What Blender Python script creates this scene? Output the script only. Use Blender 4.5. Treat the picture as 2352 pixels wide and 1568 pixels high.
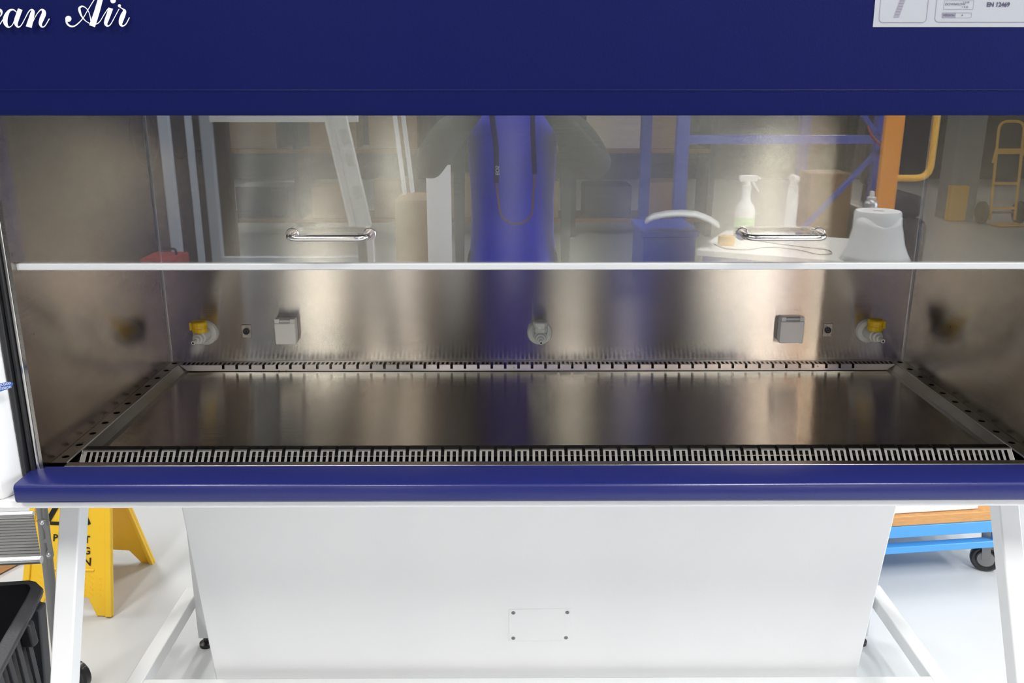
import bpy, bmesh, math, random
from mathutils import Vector, Matrix
random.seed(7)
PI = math.pi
S = bpy.context.scene
for o in list(bpy.data.objects): bpy.data.objects.remove(o)
COL = S.collection

# ------------------------------------------------------------------ camera
CAM = Vector((-.0753, -2.1015, 1.5647)); FPX = 2057.0
PITCH = math.radians(16.32); YAW = math.radians(.32)
cd = bpy.data.cameras.new('view'); co = bpy.data.objects.new('view', cd); COL.objects.link(co)
cd.sensor_width = 36; cd.lens = FPX/2352*36; cd.clip_start = .01; cd.clip_end = 60
co.location = CAM; co.rotation_euler = (PI/2-PITCH, 0, -YAW)
S.camera = co
S.view_settings.view_transform = 'Standard'; S.view_settings.look = 'None'
S.view_settings.gamma = 1; S.view_settings.exposure = 0.0
try: S.view_settings.use_curve_mapping = False
except Exception: pass
w = bpy.data.worlds.new('world'); S.world = w; w.use_nodes = True
w.node_tree.nodes['Background'].inputs[0].default_value = (.75, .85, 1, 1)
w.node_tree.nodes['Background'].inputs[1].default_value = .3

def area(name, loc, size, power, rot=(0, 0, 0), col=(1, 1, 1)):
    l = bpy.data.lights.new(name, 'AREA'); l.shape = 'RECTANGLE'; l.size, l.size_y = size
    l.energy = power; l.color = col
    o = bpy.data.objects.new(name, l); o.location = loc; o.rotation_euler = rot; COL.objects.link(o)
    return o
# light of the ceiling lamps (one under each fitting) and of the two tall windows
LAMPS = [(-3.2, 1.6), (0.2, 2.2), (3.4, 1.6), (-1.55, -3.4), (1.66, -3.1), (-3.6, -5.6), (.6, -6.6), (3.8, -5.6), (-2.6, -9.6), (1.6, -9.6), (5.6, -9.6), (-2.4, -1.3), (2.5, -1.3)]  # last two are added to brighten the white frame and cabinet front
LP = [74, 54, 36, 95, 165, 22, 10, 10, 7, 7, 9, 66, 50]
for (lx, ly), p in zip(LAMPS, LP):
    area('ceiling_lamp_light', (lx, ly, 4.02), (.30, 1.5), p, (0, 0, 0), (1, .985, .965))
area('window_light', (5.7, -1.6, 2.2), (3.2, 3.0), 150, (0, PI/2, 0), (.86, .93, 1))

# ------------------------------------------------------------------ geometry helpers
_f = Vector((math.sin(YAW)*math.cos(PITCH), math.cos(YAW)*math.cos(PITCH), -math.sin(PITCH)))
_r = Vector((math.cos(YAW), -math.sin(YAW), 0)); _u = _r.cross(_f)
GY = -.609                                   # plane of the sash glass
def at(px, py, x=None, y=None, z=None):      # where a measured sight line meets a plane of the room
    d = _f + _r*((px-1176)/FPX) - _u*((py-784)/FPX)
    k, v = (0, x) if x is not None else (1, y) if y is not None else (2, z)
    return CAM + d*((v-CAM[k])/d[k])
def mir(px, py, y=None, z=None):             # a real point behind the camera that is seen mirrored in the sash
    p = at(px, py, y=2*GY-y) if y is not None else at(px, py, z=z)
    return Vector((p.x, 2*GY-p.y, p.z))

class MB:
    def __init__(s): s.v = []; s.f = []
    def add(s, vs, fs):
        n = len(s.v); s.v += [tuple(v) for v in vs]; s.f += [tuple(i+n for i in f) for f in fs]; return s
    def box(s, a, b):
        x0, y0, z0 = [min(p, q) for p, q in zip(a, b)]; x1, y1, z1 = [max(p, q) for p, q in zip(a, b)]
        return s.add([(x0,y0,z0),(x1,y0,z0),(x1,y1,z0),(x0,y1,z0),(x0,y0,z1),(x1,y0,z1),(x1,y1,z1),(x0,y1,z1)],
              [(0,3,2,1),(4,5,6,7),(0,1,5,4),(1,2,6,5),(2,3,7,6),(3,0,4,7)])
    def bar(s, p, q, a, b, up=(0,0,1)):      # rectangular bar between two points
        p, q = Vector(p), Vector(q); d = (q-p).normalized(); up = Vector(up)
        if abs(d.dot(up)) > .98: up = Vector((0,1,0))
        e = d.cross(up).normalized()*a/2; g = e.cross(d).normalized()*b/2
        vs = [p-e-g, p+e-g, p+e+g, p-e+g, q-e-g, q+e-g, q+e+g, q-e+g]
        return s.add(vs, [(0,3,2,1),(4,5,6,7),(0,1,5,4),(1,2,6,5),(2,3,7,6),(3,0,4,7)])
    def tube(s, pts, r, n=12, caps=True, closed=False):
        pts = [Vector(p) for p in pts]; rs = r if isinstance(r, (list, tuple)) else [r]*len(pts)
        N = len(pts); vs = []; fs = []; prev = None
        for i, p in enumerate(pts):
            a = pts[(i-1) % N] if (closed or i > 0) else p; b = pts[(i+1) % N] if (closed or i < N-1) else p
            t = (b-a).normalized()
            if prev is None:
                prev = t.orthogonal().normalized()
            e = (prev - t*prev.dot(t)).normalized(); prev = e; g = t.cross(e)
            for k in range(n):
                A = 2*PI*k/n; vs.append(p+(e*math.cos(A)+g*math.sin(A))*rs[i])
        M = N if closed else N-1
        for i in range(M):
            for k in range(n):
                a, b = i*n, ((i+1) % N)*n
                fs.append((a+k, a+(k+1) % n, b+(k+1) % n, b+k))
        if caps and not closed:
            fs.append(tuple(range(n))[::-1]); fs.append(tuple(range((N-1)*n, N*n)))
        return s.add(vs, fs)
    def lathe(s, prof, o=(0,0,0), axis=(0,0,1), n=32):     # prof = [(radius, height)]
        ax = Vector(axis).normalized(); e = ax.orthogonal().normalized(); g = ax.cross(e); o = Vector(o); vs = []; fs = []
        for r, h in prof:
            for k in range(n):
                A = 2*PI*k/n; vs.append(o+ax*h+(e*math.cos(A)+g*math.sin(A))*max(r, 1e-5))
        for i in range(len(prof)-1):
            for k in range(n): fs.append((i*n+k, i*n+(k+1) % n, (i+1)*n+(k+1) % n, (i+1)*n+k))
        if prof[0][0] > 1e-4: fs.append(tuple(range(n))[::-1])
        if prof[-1][0] > 1e-4: fs.append(tuple(range((len(prof)-1)*n, len(prof)*n)))
        return s.add(vs, fs)
    def prism(s, poly, d):                    # polygon of 3-D points pushed along d
        n = len(poly); P = [Vector(p) for p in poly]; d = Vector(d)
        return s.add(P+[p+d for p in P], [tuple(range(n))[::-1], tuple(range(n, 2*n))]+[(i, (i+1) % n, n+(i+1) % n, n+i) for i in range(n)])
    def build(s, name, m, parent=None, smooth=False, bevel=0, solid=0, sub=0, seg=2):
        me = bpy.data.meshes.new(name); me.from_pydata(s.v, [], s.f); me.validate(); me.update()
        bm = bmesh.new(); bm.from_mesh(me); bmesh.ops.recalc_face_normals(bm, faces=bm.faces); bm.to_mesh(me); bm.free()
        o = bpy.data.objects.new(name, me); COL.objects.link(o); me.materials.append(m)
        if smooth:
            for p in me.polygons: p.use_smooth = True
            try: me.set_sharp_from_angle(angle=math.radians(38))
            except Exception: pass
        if solid:
            q = o.modifiers.new('solid', 'SOLIDIFY'); q.thickness = abs(solid); q.offset = 1 if solid > 0 else -1
        if bevel:
            q = o.modifiers.new('bevel', 'BEVEL'); q.width = bevel; q.segments = seg; q.limit_method = 'ANGLE'; q.angle_limit = math.radians(35)
            for p in me.polygons: p.use_smooth = True
            try: me.set_sharp_from_angle(angle=math.radians(38))
            except Exception: pass
        if sub:
            q = o.modifiers.new('sub', 'SUBSURF'); q.levels = q.render_levels = sub
        if parent is not None: put(o, parent)
        return o
def put(o, parent):
    o.parent = parent
    m = Matrix.Identity(4); p = parent
    while p is not None:
        m = p.matrix_basis @ m if False else Matrix.Translation(p.location) @ m; p = p.parent
    o.matrix_parent_inverse = Matrix.Translation(parent_world(parent)).inverted()
def parent_world(p): return p['_w'] if '_w' in p else (0, 0, 0)
def thing(name, label, cat, loc=(0,0,0), group=None):
    o = bpy.data.objects.new(name, None); o.empty_display_size = .1; COL.objects.link(o); o.location = loc; o['_w'] = tuple(loc)
    return tag(o, label, cat, group)
def tag(o, label, cat, group=None, kind=None):
    if label: o['label'] = label
    if cat: o['category'] = cat
    if group: o['group'] = group
    if kind: o['kind'] = kind
    return o
def struct(o): o['kind'] = 'structure'; return o
def B(name, a, b, m, parent=None, **k): return MB().box(a, b).build(name, m, parent, **k)
def arc(c, r, a0, a1, e, g, n=8):
    c, e, g = Vector(c), Vector(e), Vector(g)
    return [c+(e*math.cos(a0+(a1-a0)*i/n)+g*math.sin(a0+(a1-a0)*i/n))*r for i in range(n+1)]
def fillet(pts, r, n=6):                     # round the corners of a path
    pts = [Vector(p) for p in pts]; out = [pts[0]]
    for i in range(1, len(pts)-1):
        p = pts[i]; a = (pts[i-1]-p); b = (pts[i+1]-p); rr = min(r, a.length*.49, b.length*.49)
        A = p+a.normalized()*rr; Bq = p+b.normalized()*rr
        for k in range(n+1):
            t = k/n; out.append(A*(1-t)**2+p*2*t*(1-t)+Bq*t*t)
    return out+[pts[-1]]
def text(name, body, size, loc, xdir, ydir, m, parent, off=.0006, align='LEFT', bold=0):
    c = bpy.data.curves.new(name, 'FONT'); c.body = body; c.size = size; c.align_x = align; c.offset = bold; c.resolution_u = 4
    t = bpy.data.objects.new(name, c); COL.objects.link(t)
    me = bpy.data.meshes.new_from_object(t.evaluated_get(bpy.context.evaluated_depsgraph_get()))
    bpy.data.objects.remove(t)
    X = Vector(xdir).normalized(); Y = Vector(ydir).normalized(); Z = X.cross(Y)
    M = Matrix((X, Y, Z)).transposed().to_4x4(); M.translation = Vector(loc)+Z*off
    me.transform(M); me.materials.clear(); me.materials.append(m)
    o = bpy.data.objects.new(name, me); COL.objects.link(o)
    if parent is not None: put(o, parent)
    return o

# ------------------------------------------------------------------ materials
def srgb(r, g, b): 
    f = lambda c: (c/255/12.92) if c/255 <= .04045 else ((c/255+.055)/1.055)**2.4
    return (f(r), f(g), f(b), 1)
def mat(name, col, rough=.5, metal=0, coat=0, bump=0, bscale=40, var=0, vscale=3, spec=.5, sub=0, trans=0, emit=0, stretch=(1,1,1), coatr=.08):
    m = bpy.data.materials.new(name); m.use_nodes = True; t = m.node_tree; p = t.nodes['Principled BSDF']
    col = col if len(col) == 4 else (*col, 1)
    p.inputs['Base Color'].default_value = col; p.inputs['Roughness'].default_value = rough; p.inputs['Metallic'].default_value = metal
    p.inputs['Specular IOR Level'].default_value = spec
    p.inputs['Coat Weight'].default_value = coat; p.inputs['Coat Roughness'].default_value = coatr
    p.inputs['Transmission Weight'].default_value = trans
    if emit: p.inputs['Emission Color'].default_value = col; p.inputs['Emission Strength'].default_value = emit
    tc = t.nodes.new('ShaderNodeTexCoord'); mp = t.nodes.new('ShaderNodeMapping'); mp.inputs['Scale'].default_value = stretch
    t.links.new(tc.outputs['Object'], mp.inputs['Vector'])
    if var:
        n = t.nodes.new('ShaderNodeTexNoise'); n.inputs['Scale'].default_value = vscale; n.inputs['Detail'].default_value = 5
        r = t.nodes.new('ShaderNodeMix'); r.data_type = 'RGBA'; t.links.new(mp.outputs[0], n.inputs['Vector'])
        r.inputs['A'].default_value = tuple(c*(1-var) for c in col[:3])+(1,); r.inputs['B'].default_value = tuple(min(1, c*(1+var)) for c in col[:3])+(1,)
        t.links.new(n.outputs['Fac'], r.inputs['Factor']); t.links.new(r.outputs['Result'], p.inputs['Base Color'])
    if bump:
        n = t.nodes.new('ShaderNodeTexNoise'); n.inputs['Scale'].default_value = bscale; n.inputs['Detail'].default_value = 4
        b = t.nodes.new('ShaderNodeBump'); b.inputs['Strength'].default_value = bump; b.inputs['Distance'].default_value = .002
        t.links.new(mp.outputs[0], n.inputs['Vector']); t.links.new(n.outputs['Fac'], b.inputs['Height']); t.links.new(b.outputs[0], p.inputs['Normal'])
    return m
def steel(name, tangent, rough=.34, aniso=1.0, col=(.56, .53, .49), grain=(4, 4, 400), gb=.0):
    m = mat(name, col, rough, 1); t = m.node_tree; p = t.nodes['Principled BSDF']
    p.inputs['Anisotropic'].default_value = aniso
    c = t.nodes.new('ShaderNodeCombineXYZ')
    for i in range(3): c.inputs[i].default_value = tangent[i]
    t.links.new(c.outputs[0], p.inputs['Tangent'])
    tc = t.nodes.new('ShaderNodeTexCoord')
    mp = t.nodes.new('ShaderNodeMapping'); mp.inputs['Scale'].default_value = grain; t.links.new(tc.outputs['Object'], mp.inputs['Vector'])
    n = t.nodes.new('ShaderNodeTexNoise'); n.inputs['Scale'].default_value = 1; n.inputs['Detail'].default_value = 3
    t.links.new(mp.outputs[0], n.inputs['Vector'])
    if gb:   # brushing grooves: fine lines across the tangent tilt the normal along it
        g2 = t.nodes.new('ShaderNodeMapping'); g2.inputs['Scale'].default_value = tuple(2600 if c_ else 12 for c_ in tangent); t.links.new(tc.outputs['Object'], g2.inputs['Vector'])
        n2 = t.nodes.new('ShaderNodeTexNoise'); n2.inputs['Scale'].default_value = 1; n2.inputs['Detail'].default_value = 1; t.links.new(g2.outputs[0], n2.inputs['Vector'])
        a = t.nodes.new('ShaderNodeMath'); a.operation = 'SUBTRACT'; a.inputs[1].default_value = .5; t.links.new(n2.outputs['Fac'], a.inputs[0])
        b_ = t.nodes.new('ShaderNodeMath'); b_.operation = 'MULTIPLY'; b_.inputs[1].default_value = gb; t.links.new(a.outputs[0], b_.inputs[0])
        v = t.nodes.new('ShaderNodeVectorMath'); v.operation = 'SCALE'; v.inputs[0].default_value = tangent; t.links.new(b_.outputs[0], v.inputs['Scale'])
        ge = t.nodes.new('ShaderNodeNewGeometry'); w_ = t.nodes.new('ShaderNodeVectorMath'); w_.operation = 'ADD'; t.links.new(ge.outputs['Normal'], w_.inputs[0]); t.links.new(v.outputs[0], w_.inputs[1])
        z_ = t.nodes.new('ShaderNodeVectorMath'); z_.operation = 'NORMALIZE'; t.links.new(w_.outputs[0], z_.inputs[0]); t.links.new(z_.outputs[0], p.inputs['Normal'])
    # small stains and specks on the sheet
    s = t.nodes.new('ShaderNodeTexNoise'); s.inputs['Scale'].default_value = 95; s.inputs['Detail'].default_value = 2; t.links.new(tc.outputs['Object'], s.inputs['Vector'])
    rp = t.nodes.new('ShaderNodeValToRGB'); rp.color_ramp.elements[0].position = .22; rp.color_ramp.elements[1].position = .29
    rp.color_ramp.elements[0].color = (.45, .42, .38, 1); rp.color_ramp.elements[1].color = (1, 1, 1, 1)
    t.links.new(s.outputs['Fac'], rp.inputs[0])
    g = t.nodes.new('ShaderNodeMix'); g.data_type = 'RGBA'; g.inputs['A'].default_value = tuple(k*.9 for k in col)+(1,); g.inputs['B'].default_value = tuple(min(1, k*1.1) for k in col)+(1,)
    t.links.new(n.outputs['Fac'], g.inputs['Factor'])
    x = t.nodes.new('ShaderNodeMix'); x.data_type = 'RGBA'; x.blend_type = 'MULTIPLY'; x.inputs['Factor'].default_value = 1
    t.links.new(g.outputs['Result'], x.inputs['A']); t.links.new(rp.outputs[0], x.inputs['B']); t.links.new(x.outputs['Result'], p.inputs['Base Color'])
    gl = t.nodes.new('ShaderNodeBsdfAnisotropic'); gl.distribution = 'BECKMANN'; gl.inputs['Roughness'].default_value = rough; gl.inputs['Anisotropy'].default_value = -aniso
    t.links.new(x.outputs['Result'], gl.inputs['Color']); t.links.new(c.outputs[0], gl.inputs['Tangent'])
    if gb: t.links.new(z_.outputs[0], gl.inputs['Normal'])
    t.links.new(gl.outputs[0], t.nodes['Material Output'].inputs['Surface']); t.nodes.remove(p)
    return m
def glass_mat():
    m = bpy.data.materials.new('coated_safety_glass'); m.use_nodes = True; t = m.node_tree; t.nodes.clear()
    o = t.nodes.new('ShaderNodeOutputMaterial'); x = t.nodes.new('ShaderNodeMixShader'); tr = t.nodes.new('ShaderNodeBsdfTransparent'); gl = t.nodes.new('ShaderNodeBsdfGlossy')
    tr.inputs[0].default_value = (.93, .95, .94, 1); gl.inputs['Roughness'].default_value = 0.0; gl.inputs[0].default_value = (1, 1, 1, 1)
    fr = t.nodes.new('ShaderNodeFresnel'); ge = t.nodes.new('ShaderNodeNewGeometry')
    mx = t.nodes.new('ShaderNodeMix'); mx.data_type = 'FLOAT'; mx.inputs['A'].default_value = GL_IOR; mx.inputs['B'].default_value = 1/GL_IOR
    t.links.new(ge.outputs['Backfacing'], mx.inputs['Factor']); t.links.new(mx.outputs['Result'], fr.inputs['IOR'])
    t.links.new(fr.outputs[0], x.inputs[0]); t.links.new(tr.outputs[0], x.inputs[1]); t.links.new(gl.outputs[0], x.inputs[2]); t.links.new(x.outputs[0], o.inputs[0])
    return m
GL_IOR = 2.15
M = {}
M['blue'] = mat('deep_blue_enamel', (.003, .006, .066), .5, 0, 0, .12, 260, .06, 6, spec=.12)
M['blue_gloss'] = mat('blue_lip_enamel', (.013, .018, .120), .30, 0, .22, .10, 260, .05, 8, coatr=.2)
M['white'] = mat('white_powder_coat', (.90, .90, .89), .38, 0, .2, .04, 300, .02, 2, coatr=.2)
M['rail_white'] = mat('grey_white_rail', (.56, .57, .58), .4)
M['whiter'] = mat('white_stand_paint', (.76, .77, .77), .35, 0, .25, .04, 300, .02, 2, coatr=.2)
M['print_white'] = mat('white_vinyl_letter', (.75, .78, .78), .5)
M['label'] = mat('label_foil', (.33, .35, .385), .45)
M['ink_pale'] = mat('pale_print', (.20, .20, .25), .6)
M['ink'] = mat('dark_print', (.05, .045, .09), .6)
M['ink_grey'] = mat('grey_print', (.22, .21, .27), .6)
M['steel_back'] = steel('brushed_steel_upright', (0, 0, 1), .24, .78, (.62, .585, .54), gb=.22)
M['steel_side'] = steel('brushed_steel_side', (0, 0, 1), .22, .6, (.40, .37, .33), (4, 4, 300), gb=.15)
M['steel_tray'] = steel('brushed_steel_tray', (0, 1, 0), .22, .6, (.64, .60, .54), (3, 300, 3), gb=.15)
M['steel'] = steel('plain_steel', (1, 0, 0), .30, .2, (.60, .57, .54), (40, 40, 40))
M['steel_strip'] = steel('steel_strip', (0, 1, 0), .35, .2, (.50, .48, .44), (40, 40, 40))
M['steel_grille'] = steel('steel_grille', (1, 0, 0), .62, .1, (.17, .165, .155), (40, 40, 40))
M['chrome'] = mat('satin_stainless', (.72, .69, .65), .22, 1)
M['sump_shade'] = mat('painted_plenum_shade', (.02, .02, .022), .6, .3)
M['rubber'] = mat('black_rubber', (.012, .012, .013), .4, 0, .2)
M['glass'] = glass_mat()
M['plastic_w'] = mat('white_plastic', (.72, .72, .70), .4)
M['plastic_g'] = mat('pale_grey_plastic', (.88, .88, .86), .42)
M['plastic_g2'] = mat('lilac_grey_plastic', (.82, .82, .84), .3, 0, .3)
M['clear'] = mat('smoky_clear_plastic', (.58, .63, .63), .25, 0, .6)
M['yellow'] = mat('yellow_tap_plastic', (.86, .56, .015), .42)
M['black'] = mat('black_plastic', (.013, .013, .016), .42, 0, 0, .15, 120)
M['dgrey'] = mat('dark_grey_plastic', (.035, .035, .040), .45, 0, 0, .2, 150)
M['sign'] = mat('yellow_sign_plastic', (1.0, .62, .03), .4, 0, .1)
M['alu'] = mat('dull_aluminium', (.25, .25, .245), .42, .75, 0, .06, 200, stretch=(1, 30, 1))
M['alu_b'] = mat('bright_aluminium', (.72, .73, .74), .28, .85)
M['sky_blue'] = mat('light_blue_paint', (.075, .33, .72), .4, 0, .2)
M['ply'] = mat('plywood_edge', (.58, .30, .11), .6, 0, 0, .3, 60, .25, 30, stretch=(1, 1, 8))
M['floor'] = mat('painted_grey_floor', (.60, .62, .635), .36, 0, .12, .05, 30, .05, 2.2, coatr=.2)
M['wall'] = mat('pale_wall', (.34, .33, .31), .8, 0, 0, .1, 60, .05, 1)
M['wall_far'] = mat('grey_brown_wall', (.10, .09, .08), .8, 0, 0, .1, 60, .2, .7)
M['ceil'] = mat('ceiling_paint', (.14, .135, .13), .9)
M['lamp'] = mat('lamp_diffuser', (1, .98, .94), .4, emit=5)
M['pane'] = mat('daylight_pane', (.84, .92, 1), .4, emit=4)
M['streak_pane'] = mat('added_warm_pane', (1, .93, .84), .4, emit=9)  # glow of the added far-wall panes, only to streak the steel
M['bright_streak_pane'] = mat('added_bright_pane', (1, .90, .78), .4, emit=20)  # stronger glow of the added right pane, for the broad steel streak
M['grey_post'] = mat('blue_grey_paint', (.40, .45, .54), .5)
M['rack'] = mat('blue_rack_paint', (.035, .065, .42), .4, 0, .2)
M['orange'] = mat('orange_machine_paint', (.95, .36, .02), .4, 0, .3)
M['yel2'] = mat('yellow_machine_paint', (.90, .50, .05), .4, 0, .2)
M['card'] = mat('cardboard', (.34, .22, .12), .8, 0, 0, .2, 40, .15, 6)
M['card2'] = mat('pale_cardboard', (.55, .46, .36), .8, 0, 0, .2, 40, .1, 6)
M['paper'] = mat('white_tissue', (.88, .89, .90), .9, 0, 0, .5, 90)
M['jacket'] = mat('blue_jacket_cloth', (.05, .065, .9), .7, 0, 0, .5, 60, .15, 8)
M['sleeve'] = mat('dark_coat_cloth', (.05, .055, .048), .85, 0, 0, .5, 60)
M['trouser'] = mat('black_trouser_cloth', (.013, .014, .02), .9, 0, 0, .5, 60)
M['skin'] = mat('skin', (.62, .36, .26), .5, 0, 0, .1, 80)
M['lips'] = mat('lips', (.45, .17, .14), .5)
M['hair'] = mat('brown_hair', (.06, .035, .02), .7, 0, 0, .8, 90, stretch=(1, 1, .1))
M['red'] = mat('red_paint', (.30, .025, .022), .45)
M['greenfluid'] = mat('pale_green_fluid', (.55, .80, .42), .25)
M['hdpe'] = mat('milky_plastic', (.82, .84, .84), .35)
M['concrete'] = mat('concrete', (.30, .31, .30), .85, 0, 0, .3, 30, .12, 3)
M['wood'] = mat('brown_wood', (.26, .13, .045), .6, 0, 0, .2, 20, .2, 8, stretch=(1, 1, .2))

# ------------------------------------------------------------------ room
struct(B('floor', (-7.5, -14, -.1), (8.5, 4.5, 0), M['floor']))
struct(B('ceiling', (-7.5, -14, 4.3), (8.5, 4.5, 4.4), M['ceil']))
struct(B('wall_back', (-7.5, 4.4, 0), (8.5, 4.5, 4.3), M['wall']))
struct(B('wall_front', (-7.5, -14, 0), (8.5, -13.9, 4.3), M['wall_far']))
struct(B('wall_left', (-7.5, -13.9, 0), (-7.4, 4.4, 4.3), M['wall']))
# right wall with one tall window opening
wr = MB().box((8.4, -13.9, 0), (8.5, -3.4, 4.3)).box((8.4, .4, 0), (8.5, 4.4, 4.3)).box((8.4, -3.4, 0), (8.5, .4, .7)).box((8.4, -3.4, 3.7), (8.5, .4, 4.3))
struct(wr.build('wall_right', M['wall']))
wf = MB()
for y0 in (-3.4, -2.15, -.9, .35): wf.box((8.40, y0, .7), (8.47, y0+.05, 3.7))
for z0 in (.7, 2.2, 3.65): wf.box((8.40, -3.4, z0), (8.47, .4, z0+.05))
win = struct(wf.build('window_1', M['white']))
for i in range(3): 
    for z0 in (.75, 2.25): B('pane', (8.475, -3.35+1.25*i, z0), (8.485, -2.15+1.25*i, z0+1.42), M['pane'], win)
# made-up framed glowing panes on the far wall, for bright streaks in the steel
for i, (xa, xb) in enumerate(((-4.85, -4.35), (-2.5, -1.8), (4.4, 5.5))):
    f = MB().box((xa-.05, -13.9, 1.75), (xa, -13.84, 4.2)).box((xb, -13.9, 1.75), (xb+.05, -13.84, 4.2)).box((xa, -13.9, 1.75), (xb, -13.84, 1.8)).box((xa, -13.9, 4.15), (xb, -13.84, 4.2)).box((xa, -13.9, 2.95), (xb, -13.85, 3.0))
    f = struct(f.build('window_%d' % (i+2), M['white']))
    for z0 in (1.8, 3.0): B('pane', (xa, -13.895, z0), (xb, -13.88, z0+1.15), M['bright_streak_pane'] if i == 2 else M['streak_pane'], f)
# ceiling lamps
LAB = ['long white ceiling lamp at the left behind the safety cabinet', 'long white ceiling lamp straight behind the safety cabinet', 'long white ceiling lamp at the right behind the safety cabinet',
       'long white ceiling lamp over the open white frame left of the photographer', 'long white ceiling lamp over the white bench with the tissue roll', 'long white ceiling lamp over the left middle of the hall',
       'long white ceiling lamp over the middle of the hall behind the photographer', 'long white ceiling lamp over the right middle of the hall', 'long white ceiling lamp by the far wall at the left',
       'long white ceiling lamp by the far wall in the middle', 'long white ceiling lamp above the yellow hand truck', 'added long white ceiling lamp in front of the left end of the safety cabinet', 'added long white ceiling lamp in front of the right end of the safety cabinet']
for (lx, ly), lb in zip(LAMPS, LAB):
    t = thing('ceiling_lamp', lb, 'lamp', (lx, ly, 4.3), 'ceiling lamps of the hall')
    MB().box((lx-.17, ly-.8, 4.05), (lx+.17, ly+.8, 4.12)).build('housing', M['white'], t)
    MB().box((lx-.15, ly-.77, 4.03), (lx+.15, ly+.77, 4.05)).build('diffuser', M['lamp'], t)
    for dy in (-.6, .6): MB().tube([(lx, ly+dy, 4.12), (lx, ly+dy, 4.3)], .008, 8).build('hanger', M['alu'], t)

# ------------------------------------------------------------------ safety cabinet
cab = thing('safety_cabinet', 'wide blue and white laboratory safety cabinet with steel work chamber and raised glass sash', 'safety cabinet', (0, -.25, .848))
# steel chamber
B('back_wall', (-.902, 0, .86), (.902, .006, 1.64), M['steel_back'], cab)
for s, n in ((-1, 'side_wall'), (1, 'side_wall')):
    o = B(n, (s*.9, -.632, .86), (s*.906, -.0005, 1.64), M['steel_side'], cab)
    # folded corner seam of the sheet
    MB().bar((s*.8985, -.0015, .9), (s*.8985, -.0015, 1.64), .004, .003).build('corner_seam', M['alu_b'], o)
B('chamber_ceiling', (-.9, -.60, 1.63), (.9, 0, 1.64), M['dgrey'], cab)
B('sump', (-.9, -.622, .862), (.9, -.0005, .866), M['sump_shade'], cab)  # enclosed shade under the grilles is put into its near-black colour
# perforated strips beside the tray
for s in (-1, 1):
    m = MB(); x0, x1 = .871, .8995; cx = .8865; r = .0068; ys = [-.016-.0562*i for i in range(11)]
    edges = [0.0-.0005]+[(ys[i]+ys[i+1])/2 for i in range(10)]+[-.606]
    for i, yc in enumerate(ys):
        ya, yb = edges[i], edges[i+1]; n = 16; vs = []; fs = []
        hx = lambda a: (cx+r*math.cos(a), yc+r*math.sin(a))
        for k in range(n):
            a = 2*PI*k/n+PI/4; px, py = hx(a); vs.append((s*px, py, .9))
        for k in range(n):
            a = 2*PI*k/n+PI/4; c, q = math.cos(a), math.sin(a); mx = max(abs(c), abs(q)); c, q = c/mx, q/mx
            X = cx+(x1-cx)*c if c > 0 else cx+(cx-x0)*c; Y = yc+(ya-yc)*q if q > 0 else yc+(yc-yb)*q
            vs.append((s*X, Y, .9))
        for k in range(n): fs.append((k, (k+1) % n, n+(k+1) % n, n+k))
        m.add(vs, fs)
    st = m.build('perforated_strip', M['steel_strip'], cab, solid=-.0015)
    MB().bar((s*.8705, -.606, .9008), (s*.8705, -.001, .9008), .0012, .0022).build('raised_edge', M['alu_b'], st)
# front lip, body
prof = [(-.622, .9005), (-.690, .8995), (-.6955, .8975), (-.698, .893), (-.698, .869), (-.695, .865), (-.622, .865)]
lip = MB().prism([(-.921, y, z) for y, z in prof], (1.842, 0, 0)).build('front_lip', M['blue_gloss'], cab, smooth=True, bevel=.0018)
B('steel_edge', (-.868, -.623, .898), (.868, -.606, .9012), M['steel'], cab, bevel=.0008)
B('base_frame', (-1.12, -.683, .848), (1.12, .14, .864), M['white'], cab, bevel=.002)
for s in (-1, 1):
    side = MB().prism([(s*.931, -.645, .864), (s*.931, .14, .864), (s*1.12, .14, .864), (s*1.12, -.683, .864), (s*.951, -.683, .864)], (0, 0, 1.30)).build('side_column', M['white'], cab, bevel=.004)
    # black sealing profile in two ribs, and its steel bead
    MB().box((s*.9312, -.648, .884), (s*.9205, -.604, 1.64)).build('door_seal', M['rubber'], cab, bevel=.003)
    MB().box((s*.920, -.640, .884), (s*.9125, -.604, 1.64)).build('guide_rail', M['rubber'], cab, bevel=.002)
    MB().box((s*.912, -.634, .884), (s*.9063, -.600, 1.64)).build('guide_bead', M['chrome'], cab, bevel=.0015)
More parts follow.
